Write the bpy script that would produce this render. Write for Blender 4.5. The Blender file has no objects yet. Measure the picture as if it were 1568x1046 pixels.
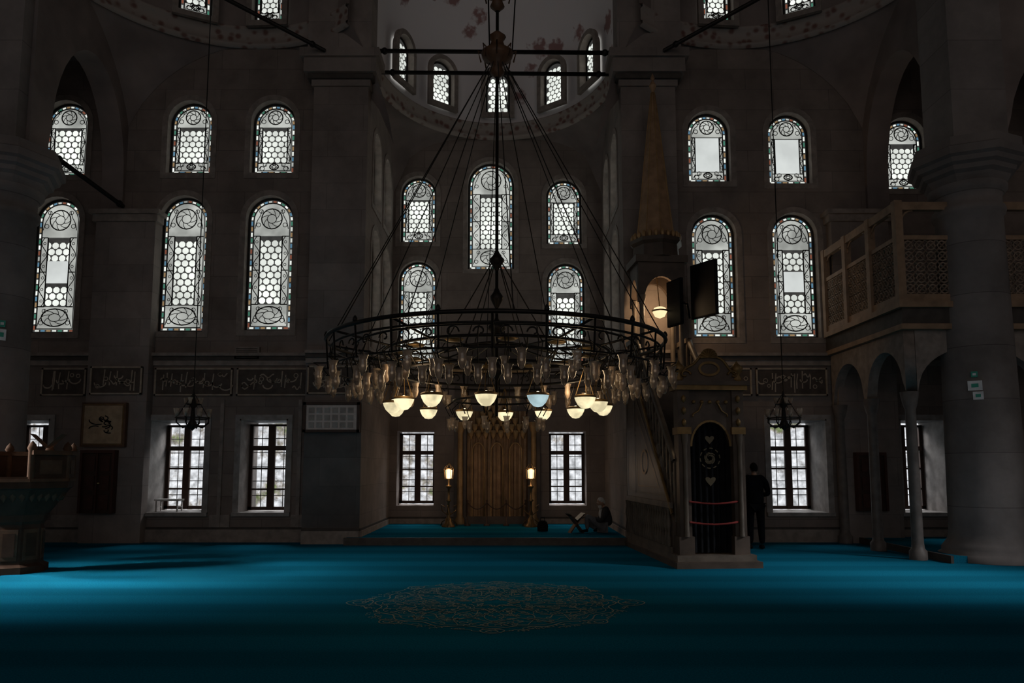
import bpy, bmesh, math, random
from math import sin, cos, pi, radians, sqrt
from mathutils import Vector, Matrix
random.seed(7)
scene = bpy.context.scene
scene.view_settings.view_transform = 'Standard'
scene.view_settings.look = 'None'

# ------------------------------------------------------------------ camera
F = 1132.0; TH = radians(5.9); H = 1.65
cam = bpy.data.cameras.new('camera'); cam.lens = 26; cam.sensor_width = 36; cam.shift_y = 0.048
co = bpy.data.objects.new('camera', cam); scene.collection.objects.link(co)
co.location = (0, 0, H); co.rotation_euler = (radians(90) + TH, 0, 0)
scene.camera = co
def S(px, py, Y):
    """survey: measured angle -> metres on the wall plane at distance Y"""
    u = (px - 784) / F; v = (598 - py) / F
    t = Y / (cos(TH) - v * sin(TH))
    return u * t, H + (sin(TH) + v * cos(TH)) * t

# ------------------------------------------------------------------ materials
def newmat(name):
    m = bpy.data.materials.new(name); m.use_nodes = True
    nt = m.node_tree; b = nt.nodes['Principled BSDF']
    return m, nt, b
def mat(name, col, rough=0.7, metal=0.0, var=0.25, scale=6.0, bump=0.0, spec=0.3, emis=0.0):
    m, nt, b = newmat(name)
    n = nt.nodes.new('ShaderNodeTexNoise'); n.inputs['Scale'].default_value = scale; n.inputs['Detail'].default_value = 5
    g = nt.nodes.new('ShaderNodeNewGeometry'); nt.links.new(g.outputs['Position'], n.inputs['Vector'])
    r = nt.nodes.new('ShaderNodeValToRGB')
    r.color_ramp.elements[0].position = 0.3; r.color_ramp.elements[1].position = 0.7
    r.color_ramp.elements[0].color = tuple(c * (1 - var) for c in col) + (1,)
    r.color_ramp.elements[1].color = tuple(min(1, c * (1 + var)) for c in col) + (1,)
    nt.links.new(n.outputs['Fac'], r.inputs['Fac']); nt.links.new(r.outputs['Color'], b.inputs['Base Color'])
    b.inputs['Roughness'].default_value = rough; b.inputs['Metallic'].default_value = metal
    b.inputs['Specular IOR Level'].default_value = spec
    if emis:
        nt.links.new(r.outputs['Color'], b.inputs['Emission Color']); b.inputs['Emission Strength'].default_value = emis
    if bump:
        bp = nt.nodes.new('ShaderNodeBump'); bp.inputs['Strength'].default_value = bump; bp.inputs['Distance'].default_value = 0.02
        nt.links.new(n.outputs['Fac'], bp.inputs['Height']); nt.links.new(bp.outputs['Normal'], b.inputs['Normal'])
    return m
def stone(name, col, bw=1.3, bh=0.5, mortar=0.62, var=0.3):
    m, nt, b = newmat(name)
    g = nt.nodes.new('ShaderNodeNewGeometry'); s = nt.nodes.new('ShaderNodeSeparateXYZ'); nt.links.new(g.outputs['Position'], s.inputs[0])
    a = nt.nodes.new('ShaderNodeMath'); a.operation = 'ADD'; nt.links.new(s.outputs[0], a.inputs[0]); nt.links.new(s.outputs[1], a.inputs[1])
    c = nt.nodes.new('ShaderNodeCombineXYZ'); nt.links.new(a.outputs[0], c.inputs[0]); nt.links.new(s.outputs[2], c.inputs[1])
    br = nt.nodes.new('ShaderNodeTexBrick'); nt.links.new(c.outputs[0], br.inputs['Vector'])
    br.inputs['Scale'].default_value = 1; br.inputs['Brick Width'].default_value = bw; br.inputs['Row Height'].default_value = bh
    br.inputs['Mortar Size'].default_value = 0.008; br.inputs['Mortar Smooth'].default_value = 0.3
    br.inputs['Color1'].default_value = tuple(x * 1.0 for x in col) + (1,)
    br.inputs['Color2'].default_value = tuple(x * 0.82 for x in col) + (1,)
    br.inputs['Mortar'].default_value = tuple(x * mortar for x in col) + (1,)
    n = nt.nodes.new('ShaderNodeTexNoise'); n.inputs['Scale'].default_value = 0.9; n.inputs['Detail'].default_value = 8; n.inputs['Roughness'].default_value = 0.65
    nt.links.new(g.outputs['Position'], n.inputs['Vector'])
    mr = nt.nodes.new('ShaderNodeMapRange'); mr.inputs[1].default_value = 0.3; mr.inputs[2].default_value = 0.7
    mr.inputs[3].default_value = 1 - var; mr.inputs[4].default_value = 1 + var; nt.links.new(n.outputs['Fac'], mr.inputs[0])
    mx = nt.nodes.new('ShaderNodeVectorMath'); mx.operation = 'SCALE'
    nt.links.new(br.outputs['Color'], mx.inputs[0]); nt.links.new(mr.outputs[0], mx.inputs['Scale'])
    nt.links.new(mx.outputs[0], b.inputs['Base Color']); b.inputs['Roughness'].default_value = 0.8
    b.inputs['Specular IOR Level'].default_value = 0.2
    bp = nt.nodes.new('ShaderNodeBump'); bp.inputs['Strength'].default_value = 0.3; bp.inputs['Distance'].default_value = 0.02
    nt.links.new(n.outputs['Fac'], bp.inputs['Height']); nt.links.new(bp.outputs['Normal'], b.inputs['Normal'])
    return m
def glow(name, col, strength, var=0.15, scale=1.5):
    m, nt, b = newmat(name)
    nt.nodes.remove(b); e = nt.nodes.new('ShaderNodeEmission'); o = nt.nodes['Material Output']
    g = nt.nodes.new('ShaderNodeNewGeometry')
    n = nt.nodes.new('ShaderNodeTexNoise'); n.inputs['Scale'].default_value = scale; n.inputs['Detail'].default_value = 3
    nt.links.new(g.outputs['Position'], n.inputs['Vector'])
    r = nt.nodes.new('ShaderNodeValToRGB'); r.color_ramp.elements[0].position = 0.35; r.color_ramp.elements[1].position = 0.65
    r.color_ramp.elements[0].color = tuple(c * (1 - var) for c in col) + (1,)
    r.color_ramp.elements[1].color = tuple(c * (1 + var) for c in col) + (1,)
    nt.links.new(n.outputs['Fac'], r.inputs['Fac']); nt.links.new(r.outputs['Color'], e.inputs['Color'])
    e.inputs['Strength'].default_value = strength; nt.links.new(e.outputs[0], o.inputs['Surface'])
    return m

M_WALL = stone('wall_stone', (0.215, 0.172, 0.15))
M_PIER = stone('pier_stone', (0.24, 0.2, 0.18), 1.6, 0.62, 0.7)
M_COL = stone('column_stone', (0.21, 0.185, 0.175), 20, 0.95, 0.55, 0.3)
M_TRIM = mat('trim_stone', (0.24, 0.2, 0.175), 0.7, bump=0.2)
M_MARB = mat('pale_marble', (0.5, 0.48, 0.46), 0.4, var=0.15, scale=3)
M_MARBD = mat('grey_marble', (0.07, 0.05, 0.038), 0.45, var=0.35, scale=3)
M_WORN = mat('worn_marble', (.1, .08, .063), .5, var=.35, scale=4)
M_DARKTR = mat('dark_moulding', (0.06, 0.05, 0.043), 0.6)
M_FRIEZE = mat('frieze_ground', (0.07, 0.053, 0.044), 0.7)
M_SCRIPT = mat('frieze_script', (0.33, 0.27, 0.21), 0.7)
M_IRON = mat('wrought_iron', (0.02, 0.017, 0.015), 0.5, 0.6)
M_WOODD = mat('dark_wood', (0.045, 0.022, 0.014), 0.45, scale=9)
M_WOOD = mat('brown_wood', (0.1, 0.052, 0.028), 0.5, scale=9)
M_TIMB = mat('gallery_timber', (0.27, 0.175, 0.11), 0.6, scale=5)
M_GOLD = mat('old_gilding', (0.2, 0.125, 0.05), 0.5, 0.5, scale=8)
M_BRASS = mat('brass', (0.5, 0.34, 0.16), 0.35, 0.9)
M_BLACK = mat('black_cloth', (0.008, 0.008, 0.009), 0.95, spec=.05)
M_LEAD = mat('window_came', (0.03, 0.028, 0.026), 0.7)
M_LEADG = mat('plaster_came_glow', (0.1, 0.1, 0.095), 0.7, emis=0.35)  # faint emission stands in for daylight leaking around the panes
M_GLASS = glow('frosted_pane', (0.6, 0.62, 0.58), 0.7, 0.35)
M_DISC = glow('bright_pane', (0.84, 0.88, 0.82), 1.0, 0.25, 1.2)
M_SKYP = glow('sky_pane', (0.8, 0.84, 0.82), 0.8, 0.1)
M_RED = glow('red_glass', (0.36, 0.12, 0.07), 0.6)
M_GRN = glow('green_glass', (0.08, 0.28, 0.19), 0.7)
M_BLU = glow('blue_glass', (0.12, 0.27, 0.4), 0.8)
M_AMB = glow('amber_glass', (0.46, 0.3, 0.15), 0.65)
WINM = [M_GLASS, M_DISC, M_LEAD, M_LEADG, M_RED, M_GRN, M_BLU, M_AMB, M_TRIM, M_SKYP]
M_RUGM = mat('medallion_thread', (0.2, 0.26, 0.24), 0.95)
M_SKIN = mat('skin', (0.38, 0.22, 0.15), 0.6, var=0.08)
M_SUIT = mat('dark_suit', (0.006, 0.006, 0.007), 0.95, spec=.05)
M_TROU = mat('grey_trousers', (0.13, 0.13, 0.14), 0.9)
M_JACK = mat('charcoal_jacket', (0.03, 0.03, 0.035), 0.9)
M_SHIRT = mat('pale_shirt', (0.5, 0.5, 0.5), 0.9, var=0.1)
M_HAIRD = mat('dark_hair', (0.01, 0.008, 0.007), 0.9, spec=.1)
M_HAIRW = mat('white_hair', (0.5, 0.49, 0.47), 0.9, var=0.1, scale=40)
M_PAPER = mat('paper', (0.6, 0.57, 0.5), 0.9, var=0.05)

def dome_mat():
    m, nt, b = newmat('painted_plaster')
    g = nt.nodes.new('ShaderNodeNewGeometry')
    v = nt.nodes.new('ShaderNodeTexVoronoi'); v.inputs['Scale'].default_value = 0.9
    n = nt.nodes.new('ShaderNodeTexNoise'); n.inputs['Scale'].default_value = 7; n.inputs['Detail'].default_value = 4
    for q in (v, n): nt.links.new(g.outputs['Position'], q.inputs['Vector'])
    a = nt.nodes.new('ShaderNodeMath'); a.operation = 'MULTIPLY_ADD'; a.inputs[1].default_value = 0.35
    nt.links.new(n.outputs['Fac'], a.inputs[0]); nt.links.new(v.outputs['Distance'], a.inputs[2])
    r = nt.nodes.new('ShaderNodeValToRGB'); e = r.color_ramp.elements
    e[0].position = 0.36; e[0].color = (0.32, 0.18, 0.17, 1); e[1].position = 0.44; e[1].color = (0.72, 0.67, 0.67, 1)
    nt.links.new(a.outputs[0], r.inputs['Fac']); nt.links.new(r.outputs['Color'], b.inputs['Base Color'])
    b.inputs['Roughness'].default_value = 0.85
    return m
M_DOME = dome_mat()
M_PLAS = mat('aged_plaster', (0.21, 0.17, 0.155), 0.85, scale=1.2)
def band_mat():
    m, nt, b = newmat('painted_floral_band')
    g = nt.nodes.new('ShaderNodeNewGeometry')
    v = nt.nodes.new('ShaderNodeTexVoronoi'); v.inputs['Scale'].default_value = 5
    nt.links.new(g.outputs['Position'], v.inputs['Vector'])
    r = nt.nodes.new('ShaderNodeValToRGB'); e = r.color_ramp.elements
    e[0].position = 0.2; e[0].color = (0.16, 0.08, 0.065, 1); e[1].position = 0.45; e[1].color = (0.32, 0.27, 0.24, 1)
    nt.links.new(v.outputs['Distance'], r.inputs['Fac']); nt.links.new(r.outputs['Color'], b.inputs['Base Color'])
    b.inputs['Roughness'].default_value = 0.8
    return m
M_BAND = band_mat()
def carpet_mat():
    m, nt, b = newmat('blue_carpet')
    g = nt.nodes.new('ShaderNodeNewGeometry'); s = nt.nodes.new('ShaderNodeSeparateXYZ'); nt.links.new(g.outputs['Position'], s.inputs[0])
    w = nt.nodes.new('ShaderNodeMath'); w.operation = 'MULTIPLY'; w.inputs[1].default_value = 2 * pi / 1.15; nt.links.new(s.outputs[1], w.inputs[0])
    sn = nt.nodes.new('ShaderNodeMath'); sn.operation = 'SINE'; nt.links.new(w.outputs[0], sn.inputs[0])
    n = nt.nodes.new('ShaderNodeTexNoise'); n.inputs['Scale'].default_value = 60; n.inputs['Detail'].default_value = 4
    nt.links.new(g.outputs['Position'], n.inputs['Vector'])
    mr = nt.nodes.new('ShaderNodeMapRange'); mr.inputs[1].default_value = -0.5; mr.inputs[2].default_value = 0.5
    mr.inputs[3].default_value = 0.84; mr.inputs[4].default_value = 1.1; nt.links.new(sn.outputs[0], mr.inputs[0])
    m2 = nt.nodes.new('ShaderNodeMapRange'); m2.inputs[1].default_value = 0.3; m2.inputs[2].default_value = 0.7
    m2.inputs[3].default_value = 0.75; m2.inputs[4].default_value = 1.25; nt.links.new(n.outputs['Fac'], m2.inputs[0])
    mm = nt.nodes.new('ShaderNodeMath'); mm.operation = 'MULTIPLY'; nt.links.new(mr.outputs[0], mm.inputs[0]); nt.links.new(m2.outputs[0], mm.inputs[1])
    c = nt.nodes.new('ShaderNodeVectorMath'); c.operation = 'SCALE'; c.inputs[0].default_value = (0.006, 0.115, 0.185)
    nt.links.new(mm.outputs[0], c.inputs['Scale']); nt.links.new(c.outputs[0], b.inputs['Base Color'])
    b.inputs['Roughness'].default_value = 1; b.inputs['Specular IOR Level'].default_value = 0.0
    bp = nt.nodes.new('ShaderNodeBump'); bp.inputs['Strength'].default_value = 0.4; bp.inputs['Distance'].default_value = 0.01
    nt.links.new(n.outputs['Fac'], bp.inputs['Height']); nt.links.new(bp.outputs['Normal'], b.inputs['Normal'])
    return m
M_CARP = carpet_mat()

# ------------------------------------------------------------------ mesh builder
class MB:
    def __init__(s): s.v = []; s.f = []; s.m = []; s.sm = []; s.T = Matrix.Identity(4)
    def add(s, vs, fs, mi=0, smooth=False):
        o = len(s.v)
        for p in vs: s.v.append(tuple(s.T @ Vector(p)))
        for f in fs: s.f.append([i + o for i in f]); s.m.append(mi); s.sm.append(smooth)
    def box(s, x0, x1, y0, y1, z0, z1, mi=0):
        v = [(x, y, z) for x in (x0, x1) for y in (y0, y1) for z in (z0, z1)]
        s.add(v, [(0, 1, 3, 2), (4, 6, 7, 5), (0, 4, 5, 1), (2, 3, 7, 6), (0, 2, 6, 4), (1, 5, 7, 3)], mi)
    def lathe(s, prof, c=(0, 0, 0), seg=16, mi=0, a0=0, a1=2 * pi, sx=1, sy=1, smooth=True):
        full = abs(a1 - a0 - 2 * pi) < 1e-6; n = seg if full else seg + 1; vs = []
        for r, z in prof:
            for i in range(n):
                a = a0 + (a1 - a0) * i / seg
                vs.append((c[0] + r * cos(a) * sx, c[1] + r * sin(a) * sy, c[2] + z))
        fs = []
        for j in range(len(prof) - 1):
            for i in range(seg):
                k = (i + 1) % n
                fs.append((j * n + i, j * n + k, (j + 1) * n + k, (j + 1) * n + i))
        s.add(vs, fs, mi, smooth)
    def tube(s, pts, r, seg=6, mi=0, closed=False):
        pts = [Vector(p) for p in pts]; n = len(pts); vs = []; fs = []
        for i, p in enumerate(pts):
            if closed: t = pts[(i + 1) % n] - pts[i - 1]
            else: t = pts[min(i + 1, n - 1)] - pts[max(i - 1, 0)]
            if t.length < 1e-9: t = Vector((0, 0, 1))
            t.normalize()
            up = Vector((0, 0, 1)) if abs(t.z) < 0.95 else Vector((0, 1, 0))
            a = t.cross(up).normalized(); b = t.cross(a)
            rr = r[i] if isinstance(r, (list, tuple)) else r
            for k in range(seg):
                q = 2 * pi * k / seg; vs.append(p + a * cos(q) * rr + b * sin(q) * rr)
        for i in range(n if closed else n - 1):
            j = (i + 1) % n
            for k in range(seg):
                l = (k + 1) % seg; fs.append((i * seg + k, i * seg + l, j * seg + l, j * seg + k))
        if not closed:
            fs.append(list(range(seg))); fs.append([(n - 1) * seg + k for k in range(seg)])
        s.add(vs, fs, mi, True)
    def ring(s, c, R, r, seg=48, mi=0, ts=6):
        s.tube([(c[0] + R * cos(2 * pi * i / seg), c[1] + R * sin(2 * pi * i / seg), c[2]) for i in range(seg)], r, ts, mi, True)
    def ribbon(s, pts, w, nrm, mi=0, closed=False, off=0.0):
        pts = [Vector(p) for p in pts]; n = len(pts); nrm = Vector(nrm); vs = []; fs = []
        for i, p in enumerate(pts):
            if closed: t = pts[(i + 1) % n] - pts[i - 1]
            else: t = pts[min(i + 1, n - 1)] - pts[max(i - 1, 0)]
            if t.length < 1e-9: t = Vector((1, 0, 0))
            a = nrm.cross(t.normalized())
            vs += [p + a * w / 2 + nrm * off, p - a * w / 2 + nrm * off]
        for i in range(n if closed else n - 1):
            j = (i + 1) % n; fs.append((2 * i, 2 * i + 1, 2 * j + 1, 2 * j))
        s.add(vs, fs, mi)
    def poly(s, pts, mi=0): s.add(pts, [list(range(len(pts)))], mi)
    def sphere(s, c, r, mi=0, seg=12, rings=8, sc=(1, 1, 1)):
        pr = [(r * sin(pi * j / rings), -r * cos(pi * j / rings)) for j in range(rings + 1)]
        vs = []; fs = []
        for rr, z in pr:
            for i in range(seg):
                a = 2 * pi * i / seg; vs.append((c[0] + rr * cos(a) * sc[0], c[1] + rr * sin(a) * sc[1], c[2] + z * sc[2]))
        for j in range(rings):
            for i in range(seg):
                k = (i + 1) % seg; fs.append((j * seg + i, j * seg + k, (j + 1) * seg + k, (j + 1) * seg + i))
        s.add(vs, fs, mi, True)
    def mesh(s, name, mats):
        me = bpy.data.meshes.new(name); me.from_pydata(s.v, [], s.f)
        for m in mats: me.materials.append(m)
        me.polygons.foreach_set('material_index', s.m); me.polygons.foreach_set('use_smooth', s.sm); me.update()
        return me
    def obj(s, name, mats, loc=(0, 0, 0), rz=0, parent=None):
        return place(name, s.mesh(name, mats), loc, rz, parent)
def place(name, me, loc=(0, 0, 0), rz=0, parent=None):
    o = bpy.data.objects.new(name, me); scene.collection.objects.link(o); o.location = loc; o.rotation_euler = (0, 0, rz)
    if parent: o.parent = parent
    return o
def empty(name, loc=(0, 0, 0), rz=0):
    o = bpy.data.objects.new(name, None); scene.collection.objects.link(o); o.location = loc; o.rotation_euler = (0, 0, rz); o.empty_display_size = 0.2
    return o

def arch_pts(w, h, x0=0, z0=0, n=14, pointed=0.0):
    r = w / 2; ah = r * (1 + pointed)
    p = [(x0 - r, z0), (x0 + r, z0)]
    for i in range(n + 1):
        a = pi * i / n; p.append((x0 + r * cos(a), z0 + h - ah + ah * sin(a)))
    return p
AX = {'x': Matrix(((1, 0, 0), (0, 0, -1), (0, 1, 0))).to_4x4(), 'y': Matrix(((0, 0, 1), (1, 0, 0), (0, 1, 0))).to_4x4()}
def holed(name, outer, holes, c0, thick, axis, matl):
    cu = bpy.data.curves.new(name, 'CURVE'); cu.dimensions = '2D'; cu.fill_mode = 'BOTH'; cu.extrude = thick / 2
    for pts in [outer] + holes:
        sp = cu.splines.new('POLY'); sp.points.add(len(pts) - 1); sp.use_cyclic_u = True
        for q, p in zip(sp.points, pts): q.co = (p[0], p[1], 0, 1)
    t = bpy.data.objects.new('tmp', cu); scene.collection.objects.link(t)
    bpy.context.view_layer.update()
    me = bpy.data.meshes.new_from_object(t.evaluated_get(bpy.context.evaluated_depsgraph_get()))
    bpy.data.objects.remove(t); me.name = name
    off = Vector((0, c0 + thick / 2, 0)) if axis == 'x' else Vector((c0 + thick / 2, 0, 0))
    me.transform(Matrix.Translation(off) @ AX[axis]); me.materials.clear(); me.materials.append(matl)
    return place(name, me)
def rect(x0, x1, z0, z1): return [(x0, z0), (x1, z0), (x1, z1), (x0, z1)]

# ------------------------------------------------------------------ stained windows
wcache = {}
def win_mesh(w, h, style):
    key = (round(w, 2), round(h, 2), style)
    if key in wcache: return wcache[key]
    b = MB(); N = (0, -1, 0)
    def A(wi, inset, y):
        return [(x, y, z) for x, z in arch_pts(wi, h - 2 * inset, 0, inset)]
    def band(i0, i1, y, mi, depth=0.02):
        a = A(w - 2 * i0, i0, y); c = A(w - 2 * i1, i1, y); n = len(a)
        b.add(a + c, [(i, (i + 1) % n, n + (i + 1) % n, n + i) for i in range(n)], mi)
        d = [(x, y + depth, z) for x, _, z in c]
        b.add(c + d, [(i, (i + 1) % n, n + (i + 1) % n, n + i) for i in range(n)], mi)
    b.poly(A(w, 0, 0), 0)
    band(-0.13, 0.0, -0.22, 8, 0.22)
    a = A(w + 0.26, -0.13, -0.22); c = A(w + 0.26, -0.13, -0.12); n = len(a)
    b.add(a + c, [(i, (i + 1) % n, n + (i + 1) % n, n + i) for i in range(n)], 8)
    band(0, 0.05, -0.03, 2)
    cols = [1, 6, 7, 1, 5, 1, 4, 0, 6, 1, 7, 1, 5]
    if style != 'hex':
        band(0.05, 0.115, -0.012, 3)
        path = [Vector(p) for p in A(w - 0.165, 0.0825, -0.016)]; path.append(path[0]); k = 0
        for i in range(len(path) - 1):
            d = path[i + 1] - path[i]; L = d.length; m = max(1, int(L / 0.13))
            for j in range(m):
                p = path[i] + d * ((j + .5) / m); t = d.normalized(); s2 = Vector((t.z, 0, -t.x))
                u, v = t * (L / m * 0.36), s2 * 0.02
                b.poly([p - u - v, p + u - v, p + u + v, p - u + v], cols[k % 13]); k += 1
        band(0.115, 0.135, -0.035, 2)
    if style == 'hex': px, z0, z1 = w / 2 - 0.06, 0.07, h - 0.08
    elif style in ('short', 'blank'): px, z0, z1 = w * 0.29, h * 0.17, h * 0.66
    else: px, z0, z1 = w * 0.235, h * 0.2, h * 0.71
    r = 0.062 if style != 'hex' else 0.055
    if style in ('tall', 'mixed', 'short', 'blank'):
        b.poly([(-px, -.02, z0), (px, -.02, z0), (px, -.02, z1), (-px, -.02, z1)], 3 if style != 'blank' else 9)
        b.ribbon([(-px, -.04, z0), (px, -.04, z0), (px, -.04, z1), (-px, -.04, z1)], 0.03, N, 2, True)
    else:
        b.poly([(x, -.01, z) for x, z in arch_pts(w - 0.09, h - 0.09, 0, 0.045)], 3)
    if style != 'blank':
        nc = max(2, int(px * 2 / (2 * r + 0.01))); dx = 2 * px / nc; rr = dx * 0.46; dz = dx * 0.88
        row = 0; z = z0 + dx * 0.55
        while z < z1 - dx * 0.45:
            for i in range(nc + (row % 2 and -1 or 0)):
                x = -px + dx * (i + .5 + (0.5 if row % 2 else 0))
                if style == 'hex' and z > h - w / 2 and sqrt(x * x + (z - h + w / 2) ** 2) > w / 2 - rr - 0.05: continue
                if style == 'mixed' and z0 + (z1 - z0) * .33 < z < z0 + (z1 - z0) * .66: continue
                b.poly([(x + rr * cos(pi / 4 * k + pi / 8), -.025, z + rr * sin(pi / 4 * k + pi / 8)) for k in range(8)], 1)
            if row % 2 and style != 'hex' and not (style == 'mixed' and z0 + (z1 - z0) * .33 < z < z0 + (z1 - z0) * .66):
                for sg in (-1, 1):
                    b.poly([(sg * (px - .015), -.025, z - rr), (sg * (px - .015), -.025, z + rr), (sg * (px - rr * .7), -.025, z + rr * .7), (sg * (px - rr), -.025, z), (sg * (px - rr * .7), -.025, z - rr * .7)], 1)
            z += dz; row += 1
        if style == 'mixed':
            a0, a1 = z0 + (z1 - z0) * .34, z0 + (z1 - z0) * .66
            b.poly([(-px, -.03, a0), (px, -.03, a0), (px, -.03, a1), (-px, -.03, a1)], 9)
    if style != 'hex':
        iw = w / 2 - 0.135
        for zz in ([z0, z1, (z0 + z1) / 2] if style in ('tall', 'mixed') else [z0, z1]):
            for sg in (-1, 1): b.ribbon([(sg * px, -.04, zz), (sg * iw, -.04, zz)], 0.025, N, 2)
        for sg in (-1, 1):
            xc = sg * (px + iw) / 2; am = (iw - px) * 0.42; L = z1 - z0; m = 40; cyc = 3 if L > 1.2 else 2
            b.ribbon([(xc + am * sin(2 * pi * cyc * i / m), -.038, z0 + L * i / m) for i in range(m + 1)], 0.02, N, 2)
            for i in range(cyc * 2):
                zc = z0 + L * (i + .5) / (cyc * 2)
                b.ribbon([(xc + .03 * cos(a * pi / 4), -.036, zc + .03 * sin(a * pi / 4)) for a in range(8)], 0.014, N, 2, True)
        zc = (z1 + h - 0.13) / 2 + 0.02; R = min((h - 0.13 - z1) / 2 * 0.72, w * 0.22)
        for (cz, R) in ((zc, R), ((z0 + 0.13) / 2, (z0 - 0.13) / 2 * 0.8)):
            sx = 1.0 if cz == zc else 1.5
            b.ribbon([(R * sx * cos(i * pi / 10), -.04, cz + R * sin(i * pi / 10)) for i in range(20)], 0.028, N, 2, True)
            b.ribbon([(R * .45 * sx * cos(i * pi / 8), -.04, cz + R * .45 * sin(i * pi / 8)) for i in range(16)], 0.018, N, 2, True)
            for k in range(8):
                a = k * pi / 4
                b.ribbon([(R * sx * q * cos(a + (q - .4) * 1.2), -.04, cz + R * q * sin(a + (q - .4) * 1.2)) for q in (.45, .6, .8, 1)], 0.015, N, 2)
            for sg in (-1, 1):
                b.ribbon([(sg * (iw - .02 - .16 * t), -.038, cz - R + 2 * R * t + .04 * sin(t * 6)) for t in [i / 8 for i in range(9)]], 0.018, N, 2)
                b.ribbon([(sg * (iw - .1) + .05 * cos(i * pi / 5), -.038, cz - R * .6 + .05 * sin(i * pi / 5)) for i in range(10)], 0.016, N, 2, True)
                b.ribbon([(sg * (iw - .16) + .045 * cos(i * pi / 5), -.038, cz + R * .75 + .045 * sin(i * pi / 5)) for i in range(10)], 0.016, N, 2, True)
    me = b.mesh('stained_window', WINM); wcache[key] = me
    return me
wn = [0]
def window(x, y, z, w, h, style, rz=0):
    wn[0] += 1
    return place('window_%d' % wn[0], win_mesh(w, h, style), (x, y, z), rz)
def clear_window(x0, x1, z0, z1, y):
    b = MB(); t = 0.05
    b.box(x0, x0 + t, y, y + .08, z0, z1); b.box(x1 - t, x1, y, y + .08, z0, z1)
    b.box(x0, x1, y, y + .08, z0, z0 + t * 1.5); b.box(x0, x1, y, y + .08, z1 - t, z1)
    mid = (x0 + x1) / 2; b.box(mid - .07, mid + .07, y - .02, y + .08, z0, z1)
    tz = z0 + (z1 - z0) * 0.72; b.box(x0, x1, y - .01, y + .08, tz - .05, tz + .05)
    for (a, c) in ((x0, mid), (mid, x1)):
        b.box(a + .04, a + .08, y, y + .06, z0, z1); b.box(c - .08, c - .04, y, y + .06, z0, z1)
        for i in range(1, 3):
            zz = z0 + (tz - z0) * i / 3; b.box(a, c, y + .01, y + .05, zz - .02, zz + .02)
    for i in range(1, 3):
        xx = x0 + (x1 - x0) * (i * 2 - 1) / 4; b.tube([(xx, y + .12, z0), (xx, y + .12, z1)], .01, 5, 1)
    for i in range(1, 6):
        zz = z0 + (z1 - z0) * i / 6; b.tube([(x0, y + .12, zz), (x1, y + .12, zz)], .01, 5, 1)
    wn[0] += 1
    b.obj('window_%d' % wn[0], [M_WOODD, M_IRON])

# ------------------------------------------------------------------ shell
CX = -0.4; WY = 16.6; AY = 20.0; PI_, PO = 2.9, 4.15
XL, XR = -13.5, 12.7; TOP = 17.0; YB = -14
holesL, holesR = [], []
wins = [
 (90, 512, 306, 72, 'mixed'), (284, 510, 304, 72, 'tall'), (415, 508, 304, 72, 'tall'),
 (1091, 519, 330, 68, 'tall'), (1214, 519, 330, 68, 'mixed'),
 (106, 273, 160, 70, 'short'), (296, 270, 160, 66, 'short'), (422, 270, 160, 66, 'short'),
 (1082, 283, 176, 64, 'blank'), (1204, 286, 178, 64, 'blank'), (1380, 294, 186, 62, 'short')]
for (px, pb, pt, wp, st) in wins:
    Yw = WY + 0.2
    xc, z0 = S(px, (pb + pt) / 2, Yw); _, zb = S(px, pb, Yw); _, zt = S(px, pt, Yw)
    w = (S(px + wp / 2, (pb + pt) / 2, Yw)[0] - S(px - wp / 2, (pb + pt) / 2, Yw)[0]); w = round(w, 2); h = round(zt - zb, 2)
    window(xc, Yw, zb, w, h, st)
    (holesL if px < 700 else holesR).append(arch_pts(w + 0.04, h + 0.04, xc, zb - 0.02))
nz0, nz1 = 0.62, 2.72
nichesL = [(-11.55, -10.35), (-8.2, -6.85), (-6.1, -5.02)]
nichesR = [(5.75, 7.05), (8.68, 9.75)]
for a, c in nichesL: holesL.append(rect(a, c, nz0, nz1))
for a, c in nichesR: holesR.append(rect(a, c, nz0, nz1))
holed('wall_front_left', rect(XL, CX - PO + .05, 0, TOP), holesL, WY, 1.1, 'x', M_WALL)
holed('wall_front_right', rect(CX + PO - .05, XR, 0, TOP), holesR, WY, 1.1, 'x', M_WALL)
for i, (a, c) in enumerate(nichesL): clear_window(a + .03, c - .03 if i == 2 else a + 1.0, nz0 + .05, nz1 - .08, WY + (.55 if i == 2 else .94))
for a, c in nichesR: clear_window(c - 1.02, c - .03, nz0 + .05, nz1 - .08, WY + .94)
b = MB()
for a, c in nichesL + nichesR:
    b.box(a, a + .03, WY - .04, WY + 1.1, nz0, nz1); b.box(c - .03, c, WY - .04, WY + 1.1, nz0, nz1)
    b.box(a, c, WY - .04, WY + 1.1, nz1 - .03, nz1); b.box(a - .1, c + .1, WY - .09, WY + 1.1, nz0 - .05, nz0 + .03)
    b.box(a - .1, a, WY - .04, WY, nz0, nz1 + .1); b.box(c, c + .1, WY - .04, WY, nz0, nz1 + .1); b.box(a, c, WY - .04, WY, nz1, nz1 + .1)
    if c - a > 1.15:
        if a < 0: b.box(a + 1.0, c - .03, WY + .95, WY + 1.08, nz0 + .03, nz1 - .03)
        else: b.box(a + .03, c - 1.02, WY + .95, WY + 1.08, nz0 + .03, nz1 - .03)
b.obj('trim_1', [mat('niche_marble', (0.27, 0.245, 0.23), 0.5)])
hb = []
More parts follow.
